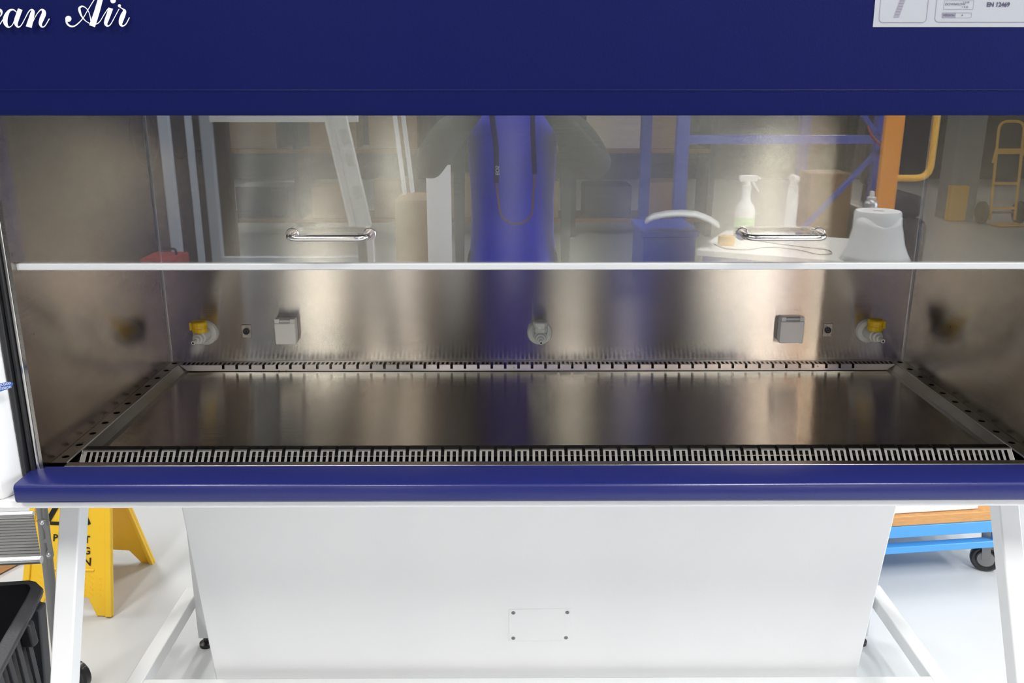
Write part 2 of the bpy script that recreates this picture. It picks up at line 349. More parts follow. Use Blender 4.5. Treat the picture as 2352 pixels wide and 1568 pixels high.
# fascia
prof = [(-.709, 1.512), (-.716, 1.549), (-.690, 2.16), (-.55, 2.16), (-.55, 1.70), (-.655, 1.512)]
fas = MB().prism([(-1.12, y, z) for y, z in prof], (2.24, 0, 0)).build('fascia', M['blue'], cab, bevel=.0015)
MB().bar((-1.12, -.7163, 1.5492), (1.12, -.7163, 1.5492), .0012, .0008).build('fold_line', M['blue_gloss'], fas)
fn = Vector((0, -.611, .026)).normalized(); fn = Vector((0, -1, -.0425)).normalized()
def onf(px, py, off=.0009):
    d = at(px, py, y=-.7)-CAM; P0 = Vector((0, -.716, 1.549)); n = Vector((0, -1, -.026/.611)).normalized()
    t = (P0-CAM).dot(n)/d.dot(n); return CAM+d*t+n*off
def ribbon(mb, pts, plane, sc, closed=False, sub=6):
    P = [(p[0]/sc, p[1]/sc, p[2]/sc) for p in pts]; Q = []
    if closed: P = P+[P[0]]
    for i in range(len(P)-1):
        p0 = P[i-1] if i else P[i]; p1 = P[i]; p2 = P[i+1]; p3 = P[i+2] if i+2 < len(P) else P[i+1]
        for k in range(sub):
            t = k/sub
            Q.append(tuple(.5*((2*p1[j])+(-p0[j]+p2[j])*t+(2*p0[j]-5*p1[j]+4*p2[j]-p3[j])*t*t+(-p0[j]+3*p1[j]-3*p2[j]+p3[j])*t**3) for j in range(3)))
    Q.append(P[-1]); L = []; R = []
    for i, q in enumerate(Q):
        a = Q[max(0, i-1)]; b = Q[min(len(Q)-1, i+1)]; dx, dy = b[0]-a[0], b[1]-a[1]; l = math.hypot(dx, dy) or 1
        nx, ny = -dy/l*q[2]/2, dx/l*q[2]/2
        L.append(plane(q[0]+nx, q[1]+ny)); R.append(plane(q[0]-nx, q[1]-ny))
    n = len(Q); mb.add(L+R, [(i, i+1, n+i+1, n+i) for i in range(n-1)])
def disc(mb, x, y, r, plane, sc, n=20):
    mb.add([plane((x+r*math.cos(2*PI*k/n))/sc, (y+r*math.sin(2*PI*k/n))/sc) for k in range(n)], [tuple(range(n))])
let = MB(); k = 7.35
W = [  # strokes of the script lettering: x, y, width
 [(-70,330,16),(-10,290,14),(30,240,24),(20,180,44),(-40,160,30),(-95,230,60),(-110,340,70),(-80,430,40),(-30,440,20),(10,400,16),(60,320,14),(110,230,14)],
 [(285,205,14),(230,165,24),(160,185,44),(105,280,76),(95,370,76),(125,440,44),(165,458,20),(215,420,14),(255,330,14),(300,190,14)],
 [(350,155,80),(318,240,80),(282,350,76),(282,420,50),(318,458,24),(370,420,16),(430,310,15),(490,200,18),(535,163,24),(560,190,60),(552,240,76),(525,340,88),(492,458,104)],
 [(530,440,12),(600,290,13),(655,205,16),(705,163,26),(742,190,60),(745,240,76),(712,320,78),(690,400,56),(718,455,24),(770,432,17),(840,315,16)],
 [(1160,330,60),(1128,350,34),(1150,410,32),(1215,446,28),(1290,425,22),(1400,318,16),(1490,170,14),(1600,-10,16),(1700,-170,20)],
 [(1765,-180,60),(1700,0,84),(1640,210,94),(1562,442,104)],
 [(1520,395,14),(1450,350,15),(1385,270,26),(1355,190,40),(1350,135,36),(1395,108,26),(1450,128,15),(1500,190,12),(1530,280,14),(1542,360,14)],
 [(1590,408,16),(1650,400,17),(1700,355,14),(1770,240,14),(1830,150,14)],
 [(1878,138,84),(1850,230,74),(1812,330,72),(1795,400,56),(1828,440,26),(1880,405,17),(1950,280,14),(2020,150,14)],
 [(2030,120,18),(2080,150,20),(2110,190,58),(2085,260,80),(2052,350,76),(2048,410,50),(2080,438,26),(2135,405,18),(2195,295,16)]]
for q, st in enumerate(W): ribbon(let, st, lambda x, y, o=.0009+q*.00012: onf(x, y, o), k)
disc(let, 1168, 318, 52, lambda x, y: onf(x, y, .0026), k); disc(let, 1922, 12, 46, lambda x, y: onf(x, y, .0026), k); disc(let, 2028, 98, 26, lambda x, y: onf(x, y, .0026), k)
let.build('script_lettering', M['print_white'], fas)
# printed information label
def quadl(mb, x0, y0, x1, y1, off): mb.add([onf(x0, y1, off), onf(x1, y1, off), onf(x1, y0, off), onf(x0, y0, off)], [(0, 1, 2, 3)])
A0, A1 = onf(2009, 60), onf(2400, 68)
lab = MB(); up = Vector((0, .026, .611)).normalized(); z0 = .5*(A0.z+A1.z)
def L2(x, h, off=.001): return Vector((0, -.716, 1.549))+up*h+Vector((x, 0, 0))+Vector((0, -1, -.0425)).normalized()*off
h0 = (A0-Vector((0, -.716, 1.549))).dot(up)-.0005; xl = A0.x
lab.prism([L2(xl, h0, .0002), L2(xl+.42, h0, .0002), L2(xl+.42, h0+.16, .0002), L2(xl, h0+.16, .0002)], fn*.0009)
label = lab.build('information_label', M['label'], cab)
def rrect(mb, x0, h0_, x1, h1_, r, w, off=.0016):
    pts = []
    for cx, cy, a in ((x1-r, h1_-r, 0), (x0+r, h1_-r, PI/2), (x0+r, h0_+r, PI), (x1-r, h0_+r, 1.5*PI)):
        for i in range(7): pts.append((cx+r*math.cos(a+i*PI/12), cy+r*math.sin(a+i*PI/12)))
    n = len(pts); cxm, cym = (x0+x1)/2, (h0_+h1_)/2; inn = []
    for (a, b) in pts:
        sx = (a-cxm)*(1-w/abs(x1-x0)*2)+cxm; sy = (b-cym)*(1-w/abs(h1_-h0_)*2)+cym; inn.append((sx, sy))
    mb.add([L2(a, b, off) for a, b in pts]+[L2(a, b, off) for a, b in inn], [(i, (i+1) % n, n+(i+1) % n, n+i) for i in range(n)])
pr = MB(); rrect(pr, xl+.0075, h0+.006, xl+.078, h0+.15, .006, .0008); rrect(pr, xl+.0895, h0+.0065, xl+.40, h0+.15, .006, .0008)
rrect(pr, xl+.100, h0+.0127, xl+.143, h0+.0200, .0005, .0004); rrect(pr, xl+.101, h0+.0245, xl+.1445, h0+.0370, .0005, .0004)
pr.build('printed_frames', M['ink_grey'], label)
pg = MB(); pg.add([L2(xl+.100, h0+.0127, .0014), L2(xl+.120, h0+.0127, .0014), L2(xl+.120, h0+.0200, .0014), L2(xl+.100, h0+.0200, .0014)], [(0, 1, 2, 3)])
pg.build('grey_field', M['ink_pale'], label)
pc = MB()
for i in range(9):
    pc.add([L2(xl+.029+i*.0011, h0+.0137+i*.0038, .0015), L2(xl+.037+i*.0011, h0+.0137+i*.0038, .0015), L2(xl+.0380+i*.0011, h0+.0169+i*.0038, .0015), L2(xl+.0300+i*.0011, h0+.0169+i*.0038, .0015)], [(0, 1, 2, 3)])
pc.build('printed_diagram', M['ink_grey'], label)
text('print', 'DOWNFLOW', .0048, L2(xl+.1025, h0+.0300), (1, 0, 0), up, M['ink'], label, off=.0008)
text('print', '+ 0.45', .0038, L2(xl+.128, h0+.0330), (1, 0, 0), up, M['ink'], label, off=.0008)
text('print', '+ 0.25', .0038, L2(xl+.127, h0+.0265), (1, 0, 0), up, M['ink'], label, off=.0008)
text('print', 'VERSION', .0042, L2(xl+.1010, h0+.0150), (1, 0, 0), up, M['ink'], label, off=.0008)
text('print', '+', .006, L2(xl+.1275, h0+.0143), (1, 0, 0), up, M['ink'], label, off=.0008)
text('standard_number', 'EN 12469', .0083, L2(xl+.1635, h0+.0285), (1, 0, 0), up, M['ink'], label, off=.0008, bold=.0003)
ribs = MB()
for rr, aa in ((.009, .3), (.006, .8)):
    pts = arc(L2(xl+.233, h0+.044, .0016), rr, aa, aa+4.2, (1, 0, 0), up, 12)
    for a, b in zip(pts, pts[1:]): ribs.bar(a, b, .0006, .0002, up=fn)
ribs.build('certification_mark', M['ink_grey'], label)
# sash
sash = B('sash_glass', (-.9115, GY-.003, 1.262), (.9115, GY+.003, 1.66), M['glass'], cab)
rail = B('sash_rail', (-.9120, GY-.007, 1.2555), (.9120, GY+.006, 1.2665), M['rail_white'], sash, bevel=.0015)
for xa, xb in ((-.434, -.305), (.318, .447)):
    y0 = GY-.0031; y1 = GY-.043; z = 1.316
    path = fillet([(xa, y0, z), (xa, y1, z), (xb, y1, z), (xb, y0, z)], .020, 8)
    MB().tube(path, .0052, 16).build('sash_handle', M['chrome'], sash, smooth=True)
    for x in (xa, xb):
        MB().lathe([(.0108, 0), (.0108, .002), (.0098, .003), (0, .003)], (x, y0, z), (0, -1, 0), 28).build('handle_rose', M['chrome'], sash, smooth=True)
# taps
def tap(x, z, body, knobm, wing, name):
    y = -.0005
    t = MB().lathe([(.0305, 0), (.0305, .006), (.028, .010), (.018, .012), (.0165, .030), (.0165, .032), (.0155, .050), (.0125, .053), (.0120, .062), (.0085, .064), (.0076, .073), (.0050, .075), (.0043, .089), (.0052, .0895), (.0052, .092), (.0042, .094), (.0024, .094), (.0024, .080)],
                   (x, y, z), (0, -1, 0), 28).build(name, body, cab, smooth=True)
    k = MB(); cx, cy, cz = x, -.040, z+.012
    prof = [(.0165, 0), (.0175, .002), (.0175, .010), (.0165, .011), (.0165, .016), (.0175, .017), (.0175, .024), (.015, .027)]
    n = 30; vs = []; fs = []
    for r, h in prof:
        for i in range(n):
            rr = r*(1+.045*(i % 2)); vs.append((cx+rr*math.cos(2*PI*i/n), cy+rr*math.sin(2*PI*i/n), cz+h))
    for j in range(len(prof)-1):
        for i in range(n): fs.append((j*n+i, j*n+(i+1) % n, (j+1)*n+(i+1) % n, (j+1)*n+i))
    fs.append(tuple(range(n))[::-1]); fs.append(tuple(range((len(prof)-1)*n, len(prof)*n))); k.add(vs, fs)
    if wing: k.box((cx+wing*.014, cy-.006, cz+.005), (cx+wing*.0225, cy+.006, cz+.023))
    k.build('turning_knob', knobm, t, bevel=.0006)
    MB().lathe([(.0026, .0942), (0, .0943)], (x, y, z), (0, -1, 0), 16).build('bore', M['black'], t)
    return t
tap(-.808, .974, M['plastic_w'], M['yellow'], -1, 'gas_tap'); tap(.805, .976, M['plastic_w'], M['yellow'], 1, 'gas_tap')
t = tap(.004, .973, M['clear'], M['clear'], 0, 'gas_tap'); t['label'] = 'smoky clear centre tap without yellow'
# sockets and small connectors
for xa, xb, za, zb, mm in ((-.634, -.584, .951, 1.013, M['plastic_g']), (.583, .640, .952, 1.016, M['plastic_g2'])):
    s = B('socket_outlet', (xa, -.020, za), (xb, -.0005, zb), mm, cab, bevel=.003)
    B('lid', (xa-.0005, -.027, za-.001), (xb+.0005, -.0205, zb-.010), mm, s, bevel=.0025)
    for a in (xa+.001, xb-.012): B('lid_hinge', (a, -.0275, zb-.0095), (a+.011, -.018, zb+.001), mm, s, bevel=.001)
    MB().tube([(xa+.012, -.023, zb-.004), (xb-.012, -.023, zb-.004)], .0032, 10).build('hinge_pin', M['plastic_w'], s, smooth=True)
for x, z in ((-.709, .977), (.706, .978)):
    s = B('signal_connector', (x-.0108, -.0022, z-.0165), (x+.0108, -.0005, z+.0165), M['steel'], cab, bevel=.0008)
    MB().lathe([(.0078, 0), (.0078, .004), (.0066, .0045), (.0066, .002), (0, .002)], (x, -.0022, z), (0, -1, 0), 24).build('connector_shell', M['black'], s, smooth=True)
    for i in range(5):
        a = 2*PI*i/5+.3; MB().lathe([(.0008, 0), (.0008, .002), (0, .0022)], (x+.0038*math.cos(a), -.0042, z+.0038*math.sin(a)), (0, -1, 0), 8).build('pin', M['chrome'], s)
    for dz in (-.0125, .0125): MB().lathe([(.0017, 0), (.0013, .0009), (0, .001)], (x, -.0022, z+dz), (0, -1, 0), 12).build('screw', M['chrome'], s)
# arrow sticker on the left column
a0 = [at(x, y, y=-.6835) for x, y in ((-60, 905), (0, 899), (25, 891), (31, 880), (22, 876), (0, 880), (-60, 888))]
ar = MB().prism([tuple(p) for p in a0], (0, -.0006, 0)).build('arrow_sticker', M['sky_blue'], cab)
ar.data.materials[0] = mat('sticker_blue', (.03, .10, .42), .45)
q = at(-26, 893, y=-.6841); xd = at(22, 884, y=-.684)-at(-20, 892, y=-.684)
yd = Vector((0, -1, 0)).cross(xd)*-1
for i, tx in enumerate(('Protection', 'Ventilation')):
    text('print', tx, .0085, at(-22, 891+i*8.5, y=-.6843), xd, xd.cross(Vector((0, 1, 0)))*-1 if False else Vector((-xd.z, 0, xd.x)), M['print_white'], ar, off=.0)

# ------------------------------------------------------------------ work tray and grilles (lift out)
tray = thing('work_tray', 'dark brushed steel work tray lying flat inside the cabinet chamber', 'work tray', (0, -.29, .885))
m = MB(); X = .846; y0, y1 = -.5475, -.0365
m.add([(-X, y0, .885), (X, y0, .885), (X, y1, .885), (-X, y1, .885)], [(0, 1, 2, 3)]); m.build('tray_floor', M['steel_tray'], tray, solid=-.002)
for s in (-1, 1):
    m = MB(); m.add([(s*X, y0, .885), (s*X, y1, .885), (s*.853, y1, .8885), (s*.853, y0, .8885)], [(0, 1, 2, 3)])
    m.add([(s*.853, y0, .8885), (s*.853, y1, .8885), (s*.8695, y1, .8992), (s*.8695, y0, .8992)], [(0, 1, 2, 3)])
    m.build('tray_flange', M['steel_strip'], tray, solid=-.0012)
def grille(name, label, plane, ends, longs, cat='grille'):
    # plane(v) gives (y, z) along the sheet, v in [0,1] from the wall side to the tray; slot ranges in v
    pitch = (longs[1]-longs[0])/(longs[2]-1); xs = [longs[0]+pitch*i for i in range(longs[2])]; slots = []
    sw = pitch/3
    for i, x in enumerate(xs):
        slots.append((x-.0032, x+.0032, True))
        if i < len(xs)-1: slots += [(x+sw-.0031, x+sw+.0031, False), (x+2*sw-.0031, x+2*sw+.0031, False)]
    for i in range(1, 10):
        slots.append((xs[0]-sw*i-.0031, xs[0]-sw*i+.0031, False)); slots.append((xs[-1]+sw*i-.0031, xs[-1]+sw*i+.0031, False))
    slots.sort(); V, s0, s1, l1 = plane
    m = MB()
    def P(x, v):
        for a, b in zip(V, V[1:]):
            if a[0] <= v <= b[0]+1e-9:
                t = (v-a[0])/(b[0]-a[0]); return (x, a[1]+(b[1]-a[1])*t, a[2]+(b[2]-a[2])*t)
    ks = sorted({v[0] for v in V} | {s0, s1, l1})
    x = ends[0]; bands = []
    for a, b, L in slots: bands.append((x, a, None)); bands.append((a, b, L)); x = b
    bands.append((x, ends[1], None))
    for a, b, L in bands:
        if b-a < 1e-6: continue
        for v0, v1 in zip(ks, ks[1:]):
            if L is not None and v0 >= s0-1e-9 and v1 <= (l1 if L else s1)+1e-9: continue
            m.add([P(a, v0), P(b, v0), P(b, v1), P(a, v1)], [(0, 1, 2, 3)])
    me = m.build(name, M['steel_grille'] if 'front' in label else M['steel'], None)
    bm = bmesh.new(); bm.from_mesh(me.data); bmesh.ops.remove_doubles(bm, verts=bm.verts, dist=1e-5); bmesh.ops.recalc_face_normals(bm, faces=bm.faces); bm.to_mesh(me.data); bm.free()
    q = me.modifiers.new('solid', 'SOLIDIFY'); q.thickness = .0012; q.offset = 0
    return tag(me, label, cat)
g1 = grille('air_grille', 'narrow slotted steel air grille along the back wall of the chamber', ([(0, -.001, .9), (.70, -.0335, .9), (1, -.036, .8865)], .20, .62, .90), (-.868, .868), (-.763, .765, 48))
g2 = grille('air_grille', 'wide slotted steel air grille along the front behind the blue lip', ([(0, -.598, .8795), (.55, -.570, .9065), (.62, -.567, .9080), (.93, -.550, .9080), (1, -.548, .8875)], .10, .53, .90), (-.858, .858), (-.748, .749, 47))
for s in (-1, 1):
    MB().prism([(s*.8582, -.598, .8795), (s*.8582, -.568, .9080), (s*.8582, -.548, .9080), (s*.8582, -.548, .8875)], (s*.0012, 0, 0)).build('end_cap', M['steel'], g2)
    B('end_wing', (s*.8595, -.604, .884), (s*.8694, -.550, .886), M['steel'], g2)
B('front_bend', (-.868, -.6055, .880), (.868, -.6045, .8975), M['steel'], g2)

# ------------------------------------------------------------------ stand and housing
stand = thing('cabinet_stand', 'white square-tube stand with sloping front legs under the safety cabinet', 'stand', (0, -.25, 0))
for s, a, b in ((-1, (171, 1166), (149, 1568)), (1, (2306, 1157), (2347, 1560))):
    T = at(*a, y=-.50); Q = at(*b, y=-.62); d = Q-T
    top = T+d*((.848-T.z)/d.z); bot = T+d*((.012-T.z)/d.z)
    lg = MB().bar(top, bot, .040, .040, up=(0, 1, 0)).build('leg', M['whiter'], stand, bevel=.003)
    MB().lathe([(.026, 0), (.026, .012)], (bot.x, bot.y, 0), (0, 0, 1), 20).build('foot', M['black'], lg)
    MB().prism([(top.x-s*.02, top.y+.015, .837), (top.x-s*.075, top.y+.015, .837), (top.x-s*.021, top.y+.004, .755)], (0, .004, 0)).build('gusset', M['whiter'], lg)
    x0 = s*.966; 
    B('side_rail', (s*.966, -.735, .116), (s*1.006, .19, .156), M['whiter'], stand, bevel=.003)
    r = B('rear_leg', (s*.927, .115, .035), (s*.957, .155, .848), M['whiter'], stand, bevel=.003)
    MB().lathe([(.020, 0), (.020, .010), (.008, .014), (.008, .036)], (s*.942, .135, 0), (0, 0, 1), 20).build('foot', M['black'], r)
B('cross_rail', (-.966, -.263, .114), (.966, -.223, .1555), M['whiter'], stand, bevel=.003)
hous = thing('fan_housing', 'large white sheet-metal fan housing hanging under the cabinet between the legs', 'housing', (0, -.1, .10))
xl_, xr_ = at(416, 1165, y=-.29).x, at(2060, 1165, y=-.29).x
yb = lambda z: -.20-(z-.154)*.181
prof = [(yb(.10), .10), (yb(.8475), .8475), (.10, .8475), (.10, .10)]
MB().prism([(xl_, y, z) for y, z in prof], (xr_-xl_, 0, 0)).build('housing_body', M['white'], hous, bevel=.003)
def onh(px, py, off=0):
    d = at(px, py, y=0)-CAM; n = Vector((0, -1, -.181)).normalized(); P0 = Vector((0, -.20, .154))
    return CAM+d*((P0-CAM).dot(n)/d.dot(n))+n*off
hn = Vector((0, -1, -.181)).normalized()
pl = MB().prism([onh(1169, 1471), onh(1312, 1470), onh(1315, 1397), onh(1169, 1398)], hn*.0012).build('inspection_plate', M['white'], hous, bevel=.0005)
for p in ((1179, 1406), (1303, 1405), (1179, 1464), (1300, 1463)):
    MB().lathe([(.0048, 0), (.0046, .0012), (.003, .002), (.0012, .0021), (.001, .0010), (0, .0010)], onh(*p, .0012), hn, 18).build('screw', M['alu'], pl, smooth=True)
for x0_, x1_, y in ((855, 873, 1293), (1428, 1434, 1367), (800, 812, 1290)):
    pass

# ------------------------------------------------------------------ things seen directly beside the stand
# caution sign
sgn = thing('caution_sign', 'yellow folding wet-floor caution sign standing open behind the left cabinet leg', 'sign', (-1.42, .45, 0))
def leaf(pa, pb, z1, lean, name):   # feet line pa-pb on the floor, panel leans by lean (vector) at height z1
    pa, pb, lean = Vector(pa), Vector(pb), Vector(lean); X = (pb-pa); wd = X.length; X.normalize(); U = (Vector((0, 0, z1))+lean); H = U.length; U.normalize(); N = X.cross(U)
    def q(u, h, o=0): 
        tp = (h/H); return pa+X*((u-.5)*wd*(1-.24*tp)+.5*wd)+U*h+N*o
    return q, H, N
pa, pb = at(52, 1407, z=0), at(262, 1413, z=0)
q, H, N = leaf(pa, pb, .60, (.03, .17, 0), 'front')
outl = [(0, 0), (.17, 0), (.27, .055), (.73, .055), (.83, 0), (1, 0), (1, .60), (0, .60)]
F = MB().prism([q(u, h) for u, h in outl], N*.010).build('front_panel', M['sign'], sgn, bevel=.002)
fr = MB()
for u in (.0, .93): fr.prism([q(u, .0, .010), q(u+.07, .0, .010), q(u+.07, .6, .010), q(u, .6, .010)], N*.008)
fr.prism([q(.2, .135, .01), q(.8, .135, .01), q(.8, .143, .01), q(.2, .143, .01)], N*.004)
fr.build('raised_rim', M['sign'], F, bevel=.002)
rb = MB()
for i in range(9):
    for j in range(4):
        u = .14+i*.085; h = .062+j*.017
        a, b = q(u, h+.010, .0105), q(u+.05, h, .0105); rb.bar(a, b, .004, .002, up=N)
rb.build('grip_ribs', M['sign'], F)
X = (pb-pa).normalized(); U = (q(.5, .5)-q(.5, 0)).normalized()
def onq(px, py, off=.0122):
    d = at(px, py, y=0)-CAM; P0 = q(.5, 0, off); return CAM+d*((P0-CAM).dot(N)/d.dot(N))
for ch, px, py, sz in (('P', 121, 1242, .030), ('T', 193, 1246, .030), ('G', 191, 1272, .030), ('N', 190, 1298, .034), ('2', 100, 1292, .020)):
    text('print', ch, sz, onq(px, py), X, U, M['black'], F, off=0, bold=.0006)
tr = MB()
for a, b in (((112, 1188), (128, 1160)), ((115, 1201), (200, 1204)), ((205, 1204), (170, 1120)), ((112, 1196), (165, 1105))): tr.bar(onq(*a), onq(*b), .010, .0012, up=N)
tr.build('warning_triangle', M['black'], F)
pa2, pb2 = at(245, 1258, z=0), at(358, 1289, z=0)
pa2 = pb2+(pa2-pb2).normalized()*.27 if False else pb2+Vector((-.27, .03, 0))
q2, H2, N2 = leaf(pa2, pb2, .60, (-.03, -.17, 0), 'rear')
F2 = MB().prism([q2(u, h) for u, h in outl], N2*.010).build('rear_panel', M['sign'], sgn, bevel=.002)
fr = MB()
for u in (0, .95): fr.prism([q2(u, 0, .010), q2(u+.05, 0, .010), q2(u+.05, .6, .010), q2(u, .6, .010)], N2*.01)
fr.build('raised_rim', M['sign'], F2, bevel=.002)
hb = (q(.5, .6)+q2(.5, .6))/2
MB().bar(q(.1, .6), q(.9, .6), .03, .02).build('hinge', M['sign'], sgn)
# step ladder
lad = thing('step_ladder', 'grey aluminium step ladder with wide step beside the caution sign', 'ladder', (-1.2, -.05, 0))
PT, PB_ = at(96, 1165, y=-.06), at(121, 1395, y=-.06); d = PB_-PT; top = PT-d*1.4; bot = PT+d*((.01-PT.z)/d.z)
MB().tube([top, bot], .0135, 20).build('stile', M['alu'], lad, smooth=True)
t2 = top+Vector((-.52, 0, 0)); b2 = bot+Vector((-.62, 0, 0)); MB().tube([t2, b2], .0135, 20).build('stile', M['alu'], lad, smooth=True)
for p in (bot, b2): MB().lathe([(.018, 0), (.018, .03)], (p.x, p.y, 0), (0, 0, 1), 16).build('foot', M['rubber'], lad)
zt = .62
tA, tB, tC, tD = at(77, 1182, z=zt), at(96, 1287, z=zt), at(-220, 1330, z=zt), at(-200, 1200, z=zt)
tD = tA+(Vector((-.42, -.03, 0))); tC = tB+Vector((-.42, -.03, 0))
tr = MB().prism([tA, tB, tC, tD], (0, 0, -.006)).build('step', M['alu'], lad)
MB().tube([tA+Vector((0,0,.002)), tD+Vector((0,0,.002))], .0075, 12).build('rolled_edge', M['alu_b'], tr, smooth=True)
MB().tube([tB+Vector((0,0,.002)), tC+Vector((0,0,.002))], .0085, 12).build('rolled_edge', M['alu_b'], tr, smooth=True)
rg = MB()
for i in range(14):
    a = tA.lerp(tB, .08+i*.064); b = tD.lerp(tC, .08+i*.064); rg.bar(a+Vector((0, 0, .0008)), b+Vector((0, 0, .0008)), .0022, .0014)
rg.build('tread_grooves', M['alu'], tr)
bk = [at(x, y, y=-.075) for x, y in ((82, 1196), (97, 1207), (103, 1222), (104, 1236), (97, 1240), (98, 1246), (106, 1247), (109, 1262), (103, 1275), (108, 1284), (120, 1284), (123, 1276), (112, 1215), (104, 1194))]
br = MB().prism(bk, (0, .004, 0)).build('bracket', M['alu'], lad, bevel=.001)
for p in ((97, 1200), (112, 1274)): MB().lathe([(.006, 0), (.0055, .002), (.003, .004), (0, .0045)], at(*p, y=-.0752), (0, -1, .3), 16).build('rivet', M['alu_b'], br, smooth=True)
# black tub cart
cart = thing('tub_cart', 'black plastic tub with broad rim on dark grey posts in the lower left corner', 'cart', (-1.2, -.35, 0))
zr = .52
def rim(pts, h, n=1): return [at(x, y, z=zr) for x, y in pts]
O = [at(-40, 1338, z=zr), at(66, 1331, z=zr), at(82, 1334, z=zr), at(99, 1350, z=zr), at(96, 1360, z=zr), at(84, 1384, z=zr), at(-30, 1600, z=zr), at(-180, 1640, z=zr), at(-150, 1346, z=zr)]
I = [at(-40, 1348, z=zr), at(58, 1341, z=zr), at(66, 1343, z=zr), at(70, 1350, z=zr), at(68, 1356, z=zr), at(58, 1376, z=zr), at(-52, 1565, z=zr), at(-160, 1600, z=zr), at(-135, 1358, z=zr)]
n = len(O); dz = Vector((0, 0, -.012)); rimm = MB()
rimm.add([*O, *I, *[p+dz for p in O], *[p+dz for p in I]], [(i, (i+1) % n, n+(i+1) % n, n+i) for i in range(n)]+[(2*n+i, 2*n+(i+1) % n, (i+1) % n, i) for i in range(n)]+[(n+i, n+(i+1) % n, 3*n+(i+1) % n, 3*n+i) for i in range(n)]+[(3*n+i, 3*n+(i+1) % n, 2*n+(i+1) % n, 2*n+i) for i in range(n)])
rimm.build('rim', M['dgrey'], cart, bevel=.003)
c0 = sum(I, Vector())/n; low = [c0.lerp(p, .93)+Vector((0, 0, -.26)) for p in I]
tub = MB(); tub.add([*I, *low], [(i, (i+1) % n, n+(i+1) % n, n+i) for i in range(n)]+[tuple(range(n, 2*n))]); tub.build('tub', M['black'], cart, solid=.004)
ribm = MB()
for i in range(5):
    a = O[5].lerp(O[6], .12+i*.18)
    ribm.bar(a+Vector((-.02, 0, -.012)), c0.lerp(a, .88)+Vector((0, 0, -.25)), .008, .014)
ribm.build('side_rib', M['dgrey'], cart, bevel=.002)
for (x, y, x2, y2) in ((76, 1383, 80, 1436), (57, 1428, 57, 1478)):
    a = at(x, y, z=zr-.01); b = a+Vector((.004, 0, -.055)); MB().bar(a, b, .028, .022, up=(0, 1, 0)).build('rim_lug', M['black'], cart, bevel=.007, seg=4)
pt = at(82, 1390, z=zr-.013); pb_ = at(97, 1568, y=pt.y+.02); d = pb_-pt; pz = pt+d*((.09-pt.z)/d.z)
MB().bar(pt, pz, .030, .030, up=(0, 1, 0)).build('post', M['dgrey'], cart, bevel=.004)
pk = pt+Vector((-.5, .02, 0)); MB().bar(pk, (pk.x, pk.y, .09), .03, .03, up=(0, 1, 0)).build('post', M['dgrey'], cart, bevel=.004)
cw = at(178, 1532, y=-.22); R = .042; cwc = Vector((cw.x, cw.y, R))
cc = at(176, 1548, z=R)
MB().lathe([(.012, -.012), (.036, -.013), (R, -.008), (R, .008), (.036, .013), (.012, .012)], cc, (.35, 1, 0), 28).build('castor_wheel', M['rubber'], cart, smooth=True)
MB().bar(cc+Vector((0, 0, .0)), cc+Vector((-.01, 0, .075)), .012, .034).build('castor_fork', M['alu'], cart, bevel=.002)
MB().bar(cc+Vector((-.01, 0, .075)), Vector((pz.x, pz.y, .10)), .02, .02).build('base_bar', M['dgrey'], cart)
# blue platform trolley
tro = thing('platform_trolley', 'light blue platform trolley with plywood deck beside the right cabinet leg', 'trolley', (1.6, .8, 0))
pA, e0 = at(2050, 1211, z=.202), at(2298, 1195.5, z=.202)
dx = (e0-pA); dx.z = 0; dx.normalize(); nz = Vector((-dx.y, dx.x, 0))
def tb(zt, th, name, m, back=0, dep=.60, ext=.95):
    q = [e0-dx*ext+nz*back, e0+nz*back, e0+nz*(back+dep), e0-dx*ext+nz*(back+dep)]
    return MB().prism([(p.x, p.y, zt) for p in q], (0, 0, -th)).build(name, m, tro, bevel=.002)
tb(.236, .033, 'deck', M['ply'], .003); tb(.2025, .040, 'upper_frame', M['sky_blue'], .0)
for bk_ in (0, .57): tb(.130, .024, 'lower_rail', M['sky_blue'], bk_, .03)
for k_, (u, v) in enumerate(((.03, .04), (.03, .55), (.84, .04), (.84, .55))):
    c = e0-dx*(u-.03)+nz*v; c = Vector((c.x, c.y, .048))
    wl = MB().lathe([(.010, -.016), (.030, -.015), (.031, -.012), (.040, -.015), (.047, -.009), (.048, 0), (.047, .009), (.040, .015), (.031, .012), (.030, .015), (.010, .016)], c, (.45, 1, 0), 32).build('castor_wheel', M['rubber'], tro, smooth=True)
    MB().lathe([(.008, -.020), (.026, -.0165), (.026, .0165), (.008, .020)], c, (.45, 1, 0), 24).build('wheel_hub', M['alu'], wl, smooth=True)
    ax = Vector((.45, 1, 0)).normalized()
    for sgn_ in (-1, 1): MB().bar(c+ax*.021*sgn_, c+ax*.021*sgn_+Vector((-.012, 0, .106)), .026, .003, up=ax).build('castor_fork', M['alu'], wl, bevel=.001)
    MB().lathe([(.03, 0), (.03, .006)], (c.x-.012, c.y, c.z+.108), (0, 0, 1), 20).build('swivel_plate', M['alu_b'], wl)
for u in (.005, .94):
    for v in (.015, .585):
        p = e0-dx*u+nz*v; MB().bar((p.x, p.y, .107), (p.x, p.y, .164), .012, .02).build('strut', M['sky_blue'], tro)
e = e0
sl = MB().prism([e-dx*.80+nz*.02, e-dx*.07+nz*.02, e-dx*.07+nz*.56, e-dx*.80+nz*.56], (0, 0, .045)); sl.v = [(x, y, (.2375 if z < e0.z+.02 else .281)) for x, y, z in sl.v]
tag(sl.build('flat_sheet', M['whiter'], None, bevel=.003), 'white flat panel lying on the plywood deck of the blue trolley', 'panel')
